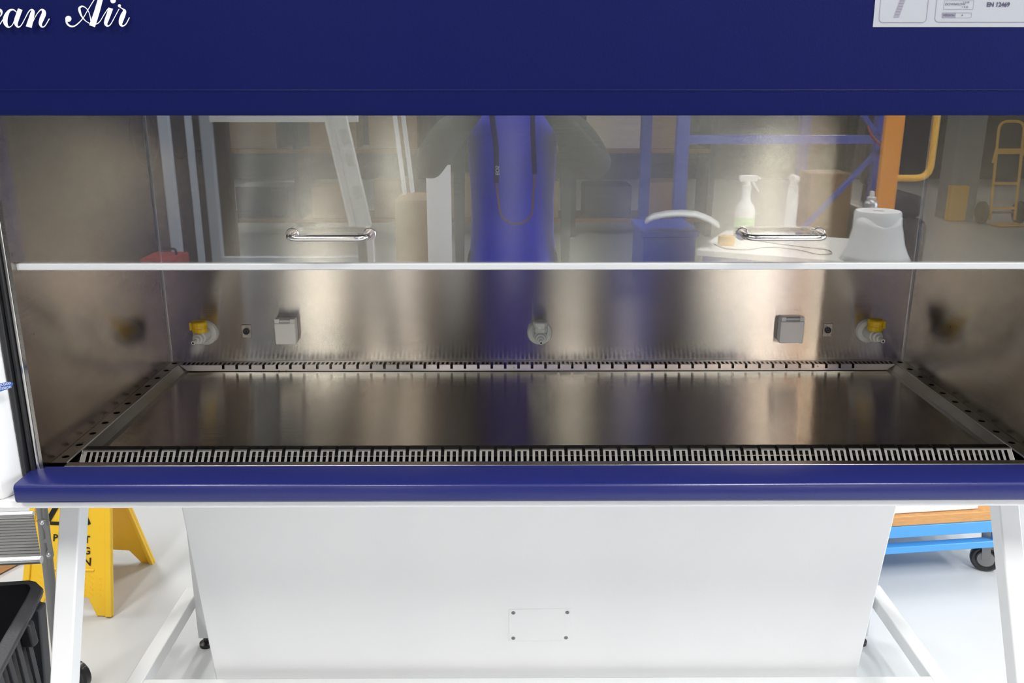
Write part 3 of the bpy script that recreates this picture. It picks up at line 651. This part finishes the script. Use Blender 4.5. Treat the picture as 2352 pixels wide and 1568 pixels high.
# grey case on a skid at the left edge behind the step
b0 = at(-120, 1320, z=.0)
tag(MB().bar(at(-60, 1330, z=.02), at(19, 1306, z=.02)+Vector((0,.10,0)), .045, .03).build('timber_batten', M['ply'], None, bevel=.002), 'short orange-brown timber batten on the floor left of the caution sign', 'batten')

# ------------------------------------------------------------------ the hall behind the photographer, seen mirrored in sash and steel
# white bench and what stands on it
ZT = .76
ben = thing('bench_table', 'white topped bench carrying the tissue roll and spray bottles', 'table', (1.45, -3.7, 0))
e1, e2 = mir(1600, 573, z=ZT), mir(1960, 601, z=ZT); dxb = (e2-e1).normalized(); nb = Vector((dxb.y, -dxb.x, 0)); nb = nb if nb.y < 0 else -nb
e3 = e1+dxb*.88
MB().prism([e1, e3, e3+nb*.66, e1+nb*.66], (0, 0, -.03)).build('table_top', M['white'], ben, bevel=.003)
for u, v in ((.05, .05), (.83, .05), (.83, .60), (.05, .60)):
    p = e1+dxb*u+nb*v; MB().bar((p.x, p.y, ZT-.03), (p.x, p.y, 0), .05, .05, up=(0, 1, 0)).build('leg', M['rack'], ben)
MB().prism([e1+nb*.01+dxb*.03+Vector((0,0,-.03)), e3+nb*.01+Vector((0,0,-.03)), e3+nb*.05+Vector((0,0,-.03)), e1+nb*.05+dxb*.03+Vector((0,0,-.03))], (0, 0, -.07)).build('apron', M['rack'], ben)
c = mir(2017, 484, z=.985); c.z = ZT+.001
roll = thing('tissue_roll', 'big white tissue roll with loose hanging sheet standing on the bench', 'tissue roll', c)
MB().lathe([(.028, .005), (.030, 0), (.099, 0), (.103, .01), (.103, .215), (.098, .225), (.030, .225), (.028, .22)], c, (0, 0, 1), 40).build('paper', M['paper'], roll, smooth=True)
MB().lathe([(.026, .004), (.026, .222), (.022, .222), (.022, .004)], c, (0, 0, 1), 24).build('core', M['card'], roll, smooth=True)
sh = MB(); vs = []; nn = 12; mm = 8
for i in range(nn+1):
    for j in range(mm+1):
        a = PI*(.10+.95*i/nn); hgt = j/mm; flare = .104+.052*(1-hgt)**1.3+.006*math.sin(i*1.7+j)*(1-hgt)
        vs.append(c+Vector((math.cos(a-.2)*flare*1.0, math.sin(a-.2)*flare, .18*hgt+.002+(.022*math.sin(i*.8) if j == mm else 0))))
sh.add(vs, [(i*(mm+1)+j, (i+1)*(mm+1)+j, (i+1)*(mm+1)+j+1, i*(mm+1)+j+1) for i in range(nn) for j in range(mm)])
sh.build('loose_sheet', M['paper'], roll, smooth=True, solid=.001)
c = mir(1990, 560, y=-3.42); c.z = ZT+.001
can = thing('aerosol_can', 'silvery aerosol can with white nozzle standing behind the tissue roll', 'spray can', c)
MB().lathe([(.031, 0), (.033, .004), (.033, .225), (.030, .240), (.020, .250)], c, (0, 0, 1), 32).build('body', M['alu_b'], can, smooth=True)
MB().lathe([(.021, .250), (.021, .262), (.012, .264), (.010, .290), (0, .292)], c, (0, 0, 1), 24).build('nozzle', M['plastic_w'], can, smooth=True)
def spray(px, lab_, fluid, trig=True):
    c = mir(px, 543, z=ZT); c.z = ZT+.001
    b = thing('spray_bottle', lab_, 'spray bottle', c, 'spray bottles on the bench')
    if trig:
        prof = [(.045, 0), (.052, .006), (.052, .135), (.046, .160), (.026, .190), (.0225, .205), (.0225, .245)]; hz0 = .245
    else:
        prof = [(.026, 0), (.030, .006), (.030, .20), (.028, .215), (.026, .245)]; hz0 = .245
    MB().lathe(prof, c, (0, 0, 1), 32).build('bottle', M['hdpe'], b, smooth=True)
    if fluid: MB().lathe([(.050, .004), (.0528, .008), (.0528, .105), (.050, .108)], c, (0, 0, 1), 32).build('fluid_level', M['greenfluid'], b, smooth=True)
    MB().lathe([(.025, .243), (.026, .268), (.019, .272), (.017, .295)], c, (0, 0, 1), 20).build('collar', M['plastic_w'], b, smooth=True)
    d = Vector((1, 0, 0)) if trig else Vector((0, 1, 0))
    h = MB().bar(c+Vector((0, 0, .306))-d*.042, c+Vector((0, 0, .306))+d*.052, .030, .034).bar(c+Vector((0, 0, .306))+d*.052, c+Vector((0, 0, .305))+d*.070, .015, .015)
    h.build('spray_head', M['plastic_w'], b, bevel=.008, seg=3)
    MB().tube([c+Vector((0, 0, .292))+d*.028, c+Vector((0, 0, .268))+d*.042, c+Vector((0, 0, .236))+d*.064], [.008, .007, .005], 10).build('trigger', M['plastic_w'], b, smooth=True)
spray(1707, 'spray bottle with pale green liquid and side-turned trigger head', True)
spray(1812, 'slim empty white spray bottle turned away right of the green one', False, False)
c = mir(1668, 553, z=ZT+.02); c.z = ZT+.001
tag(MB().lathe([(.026, 0), (.042, 0), (.042, .045), (.026, .045), (.026, 0)], c, (0, 0, 1), 28).build('tape_roll', M['yel2'], None, smooth=True), 'roll of orange adhesive tape lying on the bench', 'tape')
pts = [mir(x, y, z=ZT+.006) for x, y in ((1640, 560), (1665, 572), (1720, 574), (1760, 566), (1830, 572), (1880, 585), (1912, 583), (1905, 573), (1850, 568), (1790, 560), (1740, 553))]
tag(MB().tube(fillet(pts, .08), .0025, 6).build('cable', M['dgrey'], None, smooth=True), 'thin cable looping over the white bench top', 'cable')
c = mir(1770, 535, z=ZT+.03); c.z = ZT+.0005
m = MB(); n = 14
for i in range(n+1):
    for j in range(n+1):
        u, v = i/n-.5, j/n-.5; m.v.append((c.x+u*.30, c.y+v*.20, c.z+.002+.05*max(0, 1-(u*u+v*v)*5.5)*(.6+.4*math.sin(i*1.9+j*2.3))))
m.f += [(i*(n+1)+j, (i+1)*(n+1)+j, (i+1)*(n+1)+j+1, i*(n+1)+j+1) for i in range(n) for j in range(n)]
tag(m.build('crumpled_cloth', M['paper'], None, smooth=True), 'crumpled white wiping cloth lying between the two spray bottles', 'cloth')
# blue crate with curved white plastic sheet
c = mir(1545, 560, y=-3.75)
cr = thing('storage_crate', 'blue plastic storage crate standing left of the white bench', 'crate', (c.x, c.y, 0))
x0, x1 = mir(1478, 560, y=-3.6).x, mir(1598, 560, y=-3.6).x; zt2 = mir(1540, 530, y=-3.6).z
B('crate_body', (x0, -4.0, 0), (x1, -3.6, zt2-.03), M['rack'], cr, bevel=.008); B('crate_rim', (x0-.012, -4.012, zt2-.03), (x1+.012, -3.588, zt2), M['rack'], cr, bevel=.004)
A = [(1483, 515), (1500, 505), (1530, 499), (1565, 497), (1600, 500), (1630, 512), (1650, 525)]
p1 = [mir(x, y, y=-3.50) for x, y in A]; p2 = [Vector((p.x+.03, p.y-.16, p.z+.0)) for p in p1]; m = MB(); m.add(p1+p2, [(i, i+1, len(A)+i+1, len(A)+i) for i in range(len(A)-1)])
tag(m.build('curved_plastic_sheet', M['hdpe'], None, smooth=True, solid=.012), 'curved white plastic sheet arching over the blue crate onto the bench', 'plastic sheet')
# blue rack frame, end view
yr = -4.14
rk = thing('pallet_rack', 'tall blue steel pallet rack end frame behind the white bench', 'rack', (1.45, yr, 0))
xL, xR = mir(1560, 450, y=yr).x, mir(2018, 350, y=yr).x
for x in (xL, xR):
    MB().box((x-.035, yr-.03, .004), (x+.035, yr+.03, 3.4)).build('upright', M['rack'], rk, bevel=.004)
zb_ = mir(1800, 320, y=yr).z
for z in (zb_, .35, 2.3): MB().bar((xL, yr, z), (xR, yr, z), .03, .045, up=(0,0,1)).build('cross_bar', M['rack'], rk)
for a, b in (((xR, zb_-.05), (xL+.35, .35)), ((xR-.02, zb_+.02), (xL+.2, 2.3)), ((xL, .35), (xL+.33, .02))):
    MB().bar((a[0], yr+.01, a[1]), (b[0], yr+.01, b[1]), .02, .04, up=(0, 1, 0)).build('brace', M['rack'], rk)
for z in (.10, 1.38):
    for i in range(5): MB().box((xL-.04+i*.235, yr-1.3, z), (xL-.04+i*.235+.225, yr-.06, z+.035)).build('shelf_board', M['card2'], rk)
for x in (xL, xR): MB().box((x-.035, yr-1.33, .004), (x+.035, yr-1.27, 3.4)).build('upright', M['rack'], rk, bevel=.004)
CB = [(xL+.02, .24, .34, .30, M['card']), (xL+.30, .30, .40, .36, M['card2']), (xL+.64, .26, .36, .42, M['wood']), (xL+.93, .22, .3, .28, M['card'])]
CL = ['small brown cardboard box at the left on the low rack shelf', 'pale cardboard box second from the left on the low rack shelf', 'dark wooden case third from the left on the low rack shelf', 'narrow brown box at the right end of the low rack shelf']
for (x, wdt, dep, hh, mm_), lb in zip(CB, CL):
    tag(B('storage_box', (x, yr-.12-dep, .136), (x+wdt, yr-.12, .136+hh), mm_, None, bevel=.004), lb, 'box', 'boxes on the low rack shelf')
tag(B('orange_brown_case', (xR-.32, yr-.35, .136), (xR-.08, yr-.12, 1.05), M['wood'], None, bevel=.004), 'tall narrow orange-brown wooden case inside the blue rack by its right upright', 'case')
lany = [mir(1993, 290, y=yr+.07), mir(2000, 310, y=yr+.07), mir(2025, 335, y=yr+.07), mir(2030, 350, y=yr+.07), mir(2026, 385, y=yr+.07)]
tag(MB().tube(fillet(lany, .03), .007, 8).build('red_strap', M['red'], None, smooth=True), 'red strap hanging beside the blue rack upright', 'strap')
tag(MB().bar(mir(2025, 385, y=yr+.07), mir(2019, 455, y=yr+.07), .018, .008, up=(0, 1, 0)).build('label_tag', M['plastic_w'], None), 'long white tag hanging from the red strap', 'tag')
# forklift
yf_ = -3.66; fl = thing('forklift', 'orange forklift truck with yellow tube guard and black cab behind the bench', 'forklift', (2.6, -4.2, 0))
x0, x1 = mir(2033, 300, y=yf_).x, mir(2076, 300, y=yf_).x
B('mast_channel', (x0, yf_-.035, .05), (x1, yf_, 2.25), M['orange'], fl, bevel=.004)
gx = mir(2151, 340, y=yf_).x; gz = mir(2120, 411, y=yf_).z
MB().tube(fillet([(x1-.01, yf_-.04, gz), (gx, yf_-.04, gz), (gx, yf_-.04, 2.2), (x1-.02, yf_-.04, 2.2)], .07), .017, 14).build('tube_guard', M['yel2'], fl, smooth=True)
B('chassis', (x1+.02, yf_-.95, .12), (x1+.25, yf_-.12, .86), M['black'], fl, bevel=.05, seg=3)
B('seat', (x1+.05, yf_-.55, .86), (x1+.22, yf_-.16, .98), M['black'], fl, bevel=.03, seg=3)
B('seat_back', (x1+.05, yf_-.66, .98), (x1+.22, yf_-.54, 1.5), M['black'], fl, bevel=.04, seg=3)
for xx in (x1+.06, x1+.21): MB().bar((xx, yf_-.9, .8), (xx, yf_-.75, 2.2), .05, .05).build('guard_post', M['black'], fl)
B('overhead_guard', (x1, yf_-.9, 2.2), (x1+.25, yf_-.06, 2.26), M['black'], fl)
for xx, yy in ((x1+.07, yf_-.25), (x1+.21, yf_-.25), (x1+.07, yf_-.80), (x1+.21, yf_-.80)):
    MB().lathe([(.08, -.06), (.14, -.06), (.16, -.045), (.16, .045), (.14, .06), (.08, .06)], (xx, yy, .16), (1, 0, 0), 28).build('wheel', M['rubber'], fl, smooth=True)
# column with yellow guard
c = mir(2212, 505, z=0); c2 = mir(2235, 290, y=c.y)
colm = thing('hall_column', 'pale concrete hall column with a yellow impact guard at its foot', 'column', (c2.x, c.y, 0))
B('shaft', (c2.x-.16, c.y-.3, 0), (c2.x+.16, c.y, 4.3), M['concrete'], colm, bevel=.01)
B('impact_guard', (c2.x-.19, c.y+.001, 0), (c2.x+.02, c.y+.08, .40), M['yel2'], colm, bevel=.01)
# hand truck
c = mir(2300, 515, z=0); yh = c.y
ht = thing('hand_truck', 'yellow two-wheeled hand truck standing by the hall column', 'hand truck', (c.x, yh, 0))
xa, xb = c.x-.14, c.x+.14; lean = .10
MB().tube(fillet([(xa, yh, .05), (xa, yh-lean, 1.12), (xb, yh-lean, 1.12), (xb, yh, .05)], .1), .015, 12).build('frame', M['yel2'], ht, smooth=True)
for z in (.18, .45, .80): 
    MB().bar((xa, yh-lean*z/1.1, z), (xb, yh-lean*z/1.1, z), .012, .03 if z < .8 else .06).build('cross_plate', M['yel2'], ht)
B('toe_plate', (xa-.02, yh, .01), (xb+.02, yh+.22, .02), M['yel2'], ht)
for s in (-1, 1):
    MB().lathe([(.03, -.03), (.09, -.035), (.125, -.02), (.125, .02), (.09, .035), (.03, .03)], (c.x+s*.21, yh-.06, .125), (1, 0, 0), 28).build('wheel', M['rubber'], ht, smooth=True)
    MB().tube([(c.x+s*.14, yh-.08, .85), (c.x+s*.19, yh-.02, .68)], .012, 8).build('hand_grip', M['yel2'], ht)
MB().tube([(c.x-.21, yh-.06, .125), (c.x+.21, yh-.06, .125)], .012, 8).build('axle', M['alu'], ht)
# open white frame left of the photographer
yw = -2.62
fw = thing('door_frame_unit', 'open white steel frame unit standing upright at the left of the photographer', 'frame', (-1.0, yw, 0))
xa = mir(488, 440, y=yw).x; xb = mir(830, 440, y=yw).x; zlo = mir(650, 596, y=yw).z; zhi = mir(620, 278, y=yw).z
for x in (xa, xb+.02): MB().box((x-.019, yw-.02, .004), (x+.019, yw+.02, zhi+.6 if x == xa else mir(835, 527, y=yw).z)).build('post', M['grey_post'] if x == xa else M['white'], fw, bevel=.002)
for z, m_ in ((zlo, M['grey_post']), (zhi+.012, M['white']), (zhi+.58, M['white'])): MB().bar((xa+.019, yw, z), (xb, yw, z), .03, .022 if z == zlo else .03).build('rail', m_, fw)
for x in (xa, xb+.02): MB().bar((x, yw-.35, .02), (x, yw+.22, .02), .04, .03).build('foot_bar', M['grey_post'], fw)
def lean(p0, p1, wdt, y, lb, name='leaning_board', cat='board', m_=None, th=.02):
    a, b = mir(*p0, y=y), mir(*p1, y=y+.02); d = b-a; a = a-d*.55; b = Vector((b.x+d.x*((b.z)/-d.z) if False else b.x, b.y, b.z))
    d.normalize(); return MB().bar(a, b, wdt, th, up=(0, 1, 0)).build(name, m_ or M['white'], None, bevel=.002)
a, b = mir(772, 275, y=-2.52), mir(830, 523, y=-2.50)
pn = thing('white_profile_panel', 'long white metal profile with cable clips leaning in the open white frame', 'panel', (b.x, b.y, 0))
d = (b-a); low = b; hi = a-d*1.3
MB().bar(hi, low, .082, .03, up=(0, 1, 0)).build('profile', M['white'], pn, bevel=.003)
MB().bar(hi+Vector((-.022, .018, 0)), low+Vector((-.022, .018, 0)), .018, .01, up=(0, 1, 0)).build('raised_bead', M['whiter'], pn, bevel=.002)
for t_ in (.08, .30, 0.6): p = a.lerp(b, t_)+Vector((.02, .017, 0)); MB().bar(p, p+d.normalized()*.05, .026, .008, up=(0, 1, 0)).build('clip', M['plastic_w'], pn)
MB().bar((low.x, low.y, low.z), (low.x, low.y-.08, 0), .03, .03, up=(0, 1, 0)).build('prop', M['dgrey'], pn)
for k_, (p0, p1, lb) in enumerate((((908, 275), (930, 445), 'left white narrow leaning slat beside the photographer'), ((927, 275), (948, 442), 'right white narrow leaning slat beside the photographer'))):
    a, b = mir(*p0, y=-2.95), mir(*p1, y=-2.93); d = b-a
    tag(MB().bar(a-d*2, b, .018, .012, up=(0, 1, 0)).build('hanging_slat', M['white'], None, bevel=.002), lb, 'slat', 'white slats beside the photographer')
# grey hall posts and hoses on the left
for px, lb, ww_ in ((392, 'thick blue-grey hall post left of the open white frame', .03), (447, 'thin blue-grey hall post just left of the open white frame', .018)):
    p = mir(px, 430, y=-4.2 if ww_ > .025 else -4.6)
    tag(MB().box((p.x-ww_, p.y-.02, 0), (p.x+ww_, p.y+.015, 4.3)).build('hall_post', M['grey_post'], None, bevel=.004), lb, 'post', 'blue-grey hall posts')
pw = mir(300, 300, y=-5.0); pr_ = mir(470, 300, y=-5.0)
dk = thing('dark_partition', 'dark grey partition panel behind the blue-grey hall posts', 'partition', (pw.x, -5.1, 0))
MB().box((pw.x-1.6, -5.2, 0), (pr_.x+.1, -5.1, 2.6)).build('panel', M['dgrey'], dk); MB().box((pw.x-1.6, -5.08, 2.55), (pr_.x+.1, -5.22, 2.62)).build('top_rail', M['alu'], dk)
for px, py, rx, rz, lb in ((330, 315, .055, .13, 'leftmost black hose coil hanging on the dark partition'), (409, 300, .045, .12, 'middle black hose coil hanging behind the thick grey post'), (455, 300, .05, .09, 'right black hose coil hanging near the open white frame')):
    c = mir(px, py, y=-5.0); pts = [c+Vector((rx*1.5*math.cos(t_), 0, rz*1.4*math.sin(t_))) for t_ in [2*PI*i/28 for i in range(28)]]
    tag(MB().tube(pts, .012, 8, closed=True).build('hose_coil', M['rubber'], None, smooth=True), lb, 'hose', 'hose coils on the partition')
p = mir(372, 590, y=-3.6)
tb_ = thing('tool_box', 'red metal tool box on a low black stool left of the open white frame', 'tool box', (p.x, -3.6, .55))
B('box_body', (p.x-.075, -3.70, .60), (p.x+.105, -3.5, p.z+.01), M['red'], tb_, bevel=.01); MB().tube(fillet([(p.x-.07, -3.61, p.z+.01), (p.x-.07, -3.61, p.z+.04), (p.x+.07, -3.61, p.z+.04), (p.x+.07, -3.61, p.z+.01)], .02), .006, 8).build('handle', M['black'], tb_)
stl = thing('stool', 'low black stool under the red tool box', 'stool', (p.x, -3.6, 0)); B('seat', (p.x-.19, -3.76, .565), (p.x+.19, -3.46, .598), M['black'], stl, bevel=.01)
for sx in (-.16, .16):
    for sy in (-3.73, -3.49): MB().bar((p.x+sx, sy, .565), (p.x+sx*1.1, sy, 0), .02, .02).build('leg', M['black'], stl)
# stored goods further back in the hall (mirrored between bench and frame)
c = mir(1008, 480, y=-4.4)
bx0, bx1 = mir(980, 480, y=-4.4).x, mir(1036, 480, y=-4.4).x; zt3 = mir(1008, 380, y=-4.4).z
tag(B('grey_board', (bx0, -4.45, 0), (bx1, -4.41, zt3), M['plastic_g2'], None, bevel=.002), 'pale grey upright board left of the photographer', 'board')
bx0, bx1 = mir(925, 480, y=-4.5).x, mir(985, 480, y=-4.5).x
tag(B('cardboard_carton', (bx0-.05, -4.9, 0), (bx1, -4.5, mir(950, 460, y=-4.5).z), M['card'], None, bevel=.004), 'tall brown cardboard carton beside the pale grey board', 'box')
sh_ = thing('storage_shelf', 'long grey shelving with cartons along the far end of the hall', 'shelving', (-.6, -8.6, 0))
for x in (-3.6, -2.2, -.8, .6, 2.0): MB().box((x-.03, -8.9, 0), (x+.03, -8.3, 1.6)).build('upright', M['dgrey'], sh_)
for z in (.15, .85, 1.55): MB().box((-3.6, -8.9, z), (2.0, -8.3, z+.04)).build('shelf_board', M['wood'], sh_)
cc_ = 0
names = ['low', 'second', 'third']
for iz, z in enumerate((.19, .89)):
    for ib in range(4):
        x = -3.5+ib*1.4
        for jb in range(2):
            wd = random.uniform(.4, .55); hh = random.uniform(.3, .5); xx = x+jb*.62+random.uniform(0, .05)
            m_ = random.choice([M['card'], M['card'], M['card2'], M['wood'], M['dgrey']]); cn = {M['card']: 'brown', M['card2']: 'pale', M['wood']: 'dark brown', M['dgrey']: 'charcoal'}[m_]
            bay = ['left end', 'left middle', 'right middle', 'right end'][ib]; sd = ['left', 'right'][jb]
            tag(B('stored_carton', (xx, -8.8, z), (xx+wd, -8.35, z+hh), m_, None, bevel=.006), '%s carton at the %s of the %s bay on the %s far shelf' % (cn, sd, bay, names[iz]), 'box', 'cartons on the far shelving')

# ------------------------------------------------------------------ the photographer
px_, py_ = -.055, -2.42
per = thing('person', 'person in blue jacket and dark coat standing with arms raised, photographing the cabinet', 'person', (px_, py_, 0))
def skin(name, verts, edges, radii, m, parent, sub=2, root=0):
    me = bpy.data.meshes.new(name); me.from_pydata([tuple(v) for v in verts], edges, []); me.update()
    o = bpy.data.objects.new(name, me); COL.objects.link(o); me.materials.append(m)
    md = o.modifiers.new('skin', 'SKIN'); md.use_smooth_shade = True
    for i, r in enumerate(radii):
        d = me.skin_vertices[0].data[i]; d.radius = r if isinstance(r, tuple) else (r, r); d.use_root = (i == root)
    s = o.modifiers.new('sub', 'SUBSURF'); s.levels = s.render_levels = sub
    put(o, parent); return o
def P(x, y, z): return Vector((px_+x, py_+y, z))
# trousers
skin('trousers', [P(0,0,.95), P(-.095,0,.88), P(-.11,.01,.50), P(-.12,-.01,.09), P(.095,0,.88), P(.11,.01,.50), P(.12,-.01,.09), P(0,0,1.02)],
     [(0,1),(1,2),(2,3),(0,4),(4,5),(5,6),(0,7)], [(.15,.11),(.095,.095),(.070,.070),(.055,.055),(.095,.095),(.070,.070),(.055,.055),(.155,.11)], M['trouser'], per)
# torso in the blue jacket
skin('jacket', [P(0,0,1.02), P(0,0,.88), P(0,-.005,1.22), P(0,-.015,1.38), P(0,-.02,1.46), P(0,-.01,1.50)], [(1,0),(0,2),(2,3),(3,4),(4,5)],
     [(.165,.125),(.175,.13),(.168,.12),(.185,.115),(.13,.09),(.07,.065)], M['jacket'], per)
for s in (-1, 1):   # open dark coat fronts and sleeves
    skin('coat_sleeve', [P(s*.17,-.02,1.43), P(s*.245,.03,1.36), P(s*.315,.075,1.25), P(s*.20,.17,1.38), P(s*.105,.235,1.50)], [(0,1),(1,2),(2,3),(3,4)], [.062,.066,.058,.046,.034], M['sleeve'], per)
    h = P(s*.09,.25,1.53)
    hd = skin('hand', [P(s*.105,.232,1.498), P(s*.098,.245,1.52), h], [(0,1),(1,2)], [.026,.034,.030], M['skin'], per)
    for i in range(4):
        b0 = h+Vector((s*-.004, .0, .028-.019*i)); L_ = (.034, .039, .037, .030)[i]
        skin('finger', [b0, b0+Vector((-s*.012, .012, .003)), b0+Vector((-s*.012-s*L_*.55, .014, .002)), b0+Vector((-s*.012-s*L_, .010, 0))], [(0,1),(1,2),(2,3)], [.0095,.009,.0085,.007], M['skin'], hd, 1)
    skin('thumb', [h+Vector((0,-.01,-.02)), h+Vector((-s*.02,-.018,-.012)), h+Vector((-s*.045,-.02,-.004))], [(0,1),(1,2)], [.011,.010,.008], M['skin'], hd, 1)
    cf = MB(); pts = [(s*.13,.10,1.47),(s*.165,.10,1.30),(s*.17,.10,1.10),(s*.175,.10,.86),(s*.20,.05,.84),(s*.205,.04,1.10),(s*.205,.04,1.30),(s*.17,.05,1.45)]
    cf.prism([P(*q) for q in pts], (s*.012, -.03, 0)).build('coat_front', M['sleeve'], per, bevel=.008)
    sn = MB(); sn.lathe([(.001, 0), (.046, 0), (.050, .03), (.046, .07), (.03, .10), (.02, .11)], P(s*.12, 0, 0), (0, 0, 1), 20); sn.box(P(s*.12-.045, .02, 0), P(s*.12+.045, .20, .06)); sn.build('shoe', M['black'], per, bevel=.012, seg=3)
# neck, head, face
hz = 1.63
skin('head', [P(0,-.02,1.47), P(0,-.01,1.53), P(0,.02,1.575), P(0,.015,1.64), P(0,.005,1.70)], [(0,1),(1,2),(2,3),(3,4)], [(.055,.055),(.052,.052),(.062,.075),(.076,.092),(.066,.080)], M['skin'], per)
skin('hair', [P(0,-.055,1.60), P(0,-.04,1.68), P(0,-.005,1.74), P(0,.045,1.745)], [(0,1),(1,2),(2,3)], [(.070,.05),(.080,.065),(.074,.055),(.055,.03)], M['hair'], per)
for s in (-1, 1):
    ey = MB().lathe([(0, -.009), (.009, -.003), (.0105, .002), (.007, .0065), (0, .0085)], P(s*.030, .0905, 1.645), (0, 1, 0), 18).build('eye', M['plastic_w'], per, smooth=True)
    MB().lathe([(.0048, 0), (.0042, .0009), (0, .0012)], P(s*.030, .0985, 1.645), (0, 1, 0), 14).build('iris', M['hair'], ey)
    MB().bar(P(s*.016, .097, 1.662), P(s*.044, .090, 1.663), .006, .005).build('eyebrow', M['hair'], per, bevel=.002)
    MB().lathe([(.012, -.01), (.026, 0), (.020, .012), (0, .01)], P(s*.078, .0, 1.63), (s, 0, 0), 16).build('ear', M['skin'], per, smooth=True)
MB().prism([P(-.010,.10,1.64), P(.010,.10,1.64), P(.016,.10,1.60), P(-.016,.10,1.60)], (0, .022, -.006)).build('nose', M['skin'], per, bevel=.005, seg=3)
MB().box(P(-.021,.080,1.572), P(.021,.0935,1.578)).build('mouth', M['lips'], per, bevel=.003)
# camera in the hands, with its neck strap
cm = thing('photo_camera', 'black photo camera with neck strap held up by the photographer', 'camera', (px_, py_+.25, 1.52))
B('camera_body', P(-.068, .225, 1.515), P(.068, .272, 1.605), M['black'], cm, bevel=.008, seg=3)
B('prism_hump', P(-.025, .228, 1.605), P(.025, .268, 1.628), M['black'], cm, bevel=.006)
MB().lathe([(.034, 0), (.034, .008), (.030, .010), (.030, .022), (.026, .022), (.022, .014), (0, .018)], P(0, .272, 1.556), (0, 1, 0), 32).build('lens', M['black'], cm, smooth=True)
def strapm(pts, wd):
    m = MB(); pts = fillet(pts, .08, 8); n = len(pts); L = []
    for i, p in enumerate(pts):
        a = pts[max(0, i-1)]; b = pts[min(n-1, i+1)]; t_ = (b-a).normalized(); sd = t_.cross(Vector((0, 1, 0))).normalized()*wd/2
        L += [p-sd, p+sd]
    m.add(L, [(2*i, 2*i+1, 2*i+3, 2*i+2) for i in range(n-1)]); return m
ys_ = -2.262
P1 = mir(1128, 262, y=ys_); P2 = mir(1140, 330, y=ys_); P3 = mir(1140, 420, y=ys_); P4 = mir(1150, 500, y=ys_); P5 = mir(1186, 519, y=ys_+.01); P6 = mir(1222, 500, y=ys_); P7 = mir(1228, 400, y=ys_); P8 = mir(1222, 262, y=ys_)
strapm([P(-.07, .20, 1.60), P1, P2, P3], .019).build('strap', M['black'], cm, solid=.002)
strapm([P3, P4, P5, P6, P7], .008).build('strap_tail', M['wood'], cm, solid=.002)
strapm([P7, P8, P(.07, .20, 1.60)], .017).build('strap', M['black'], cm, solid=.002)
c = mir(1134, 402, y=ys_+.005)
text('strap_print', 'EOS', .018, Vector((c.x+.007, c.y+.002, c.z-.0)), (0, 0, 1), (1, 0, 0), M['plastic_w'], cm, off=0, bold=.0006)
# hallway cleanup: drop helper property
for o in bpy.data.objects:
    if '_w' in o: del o['_w']
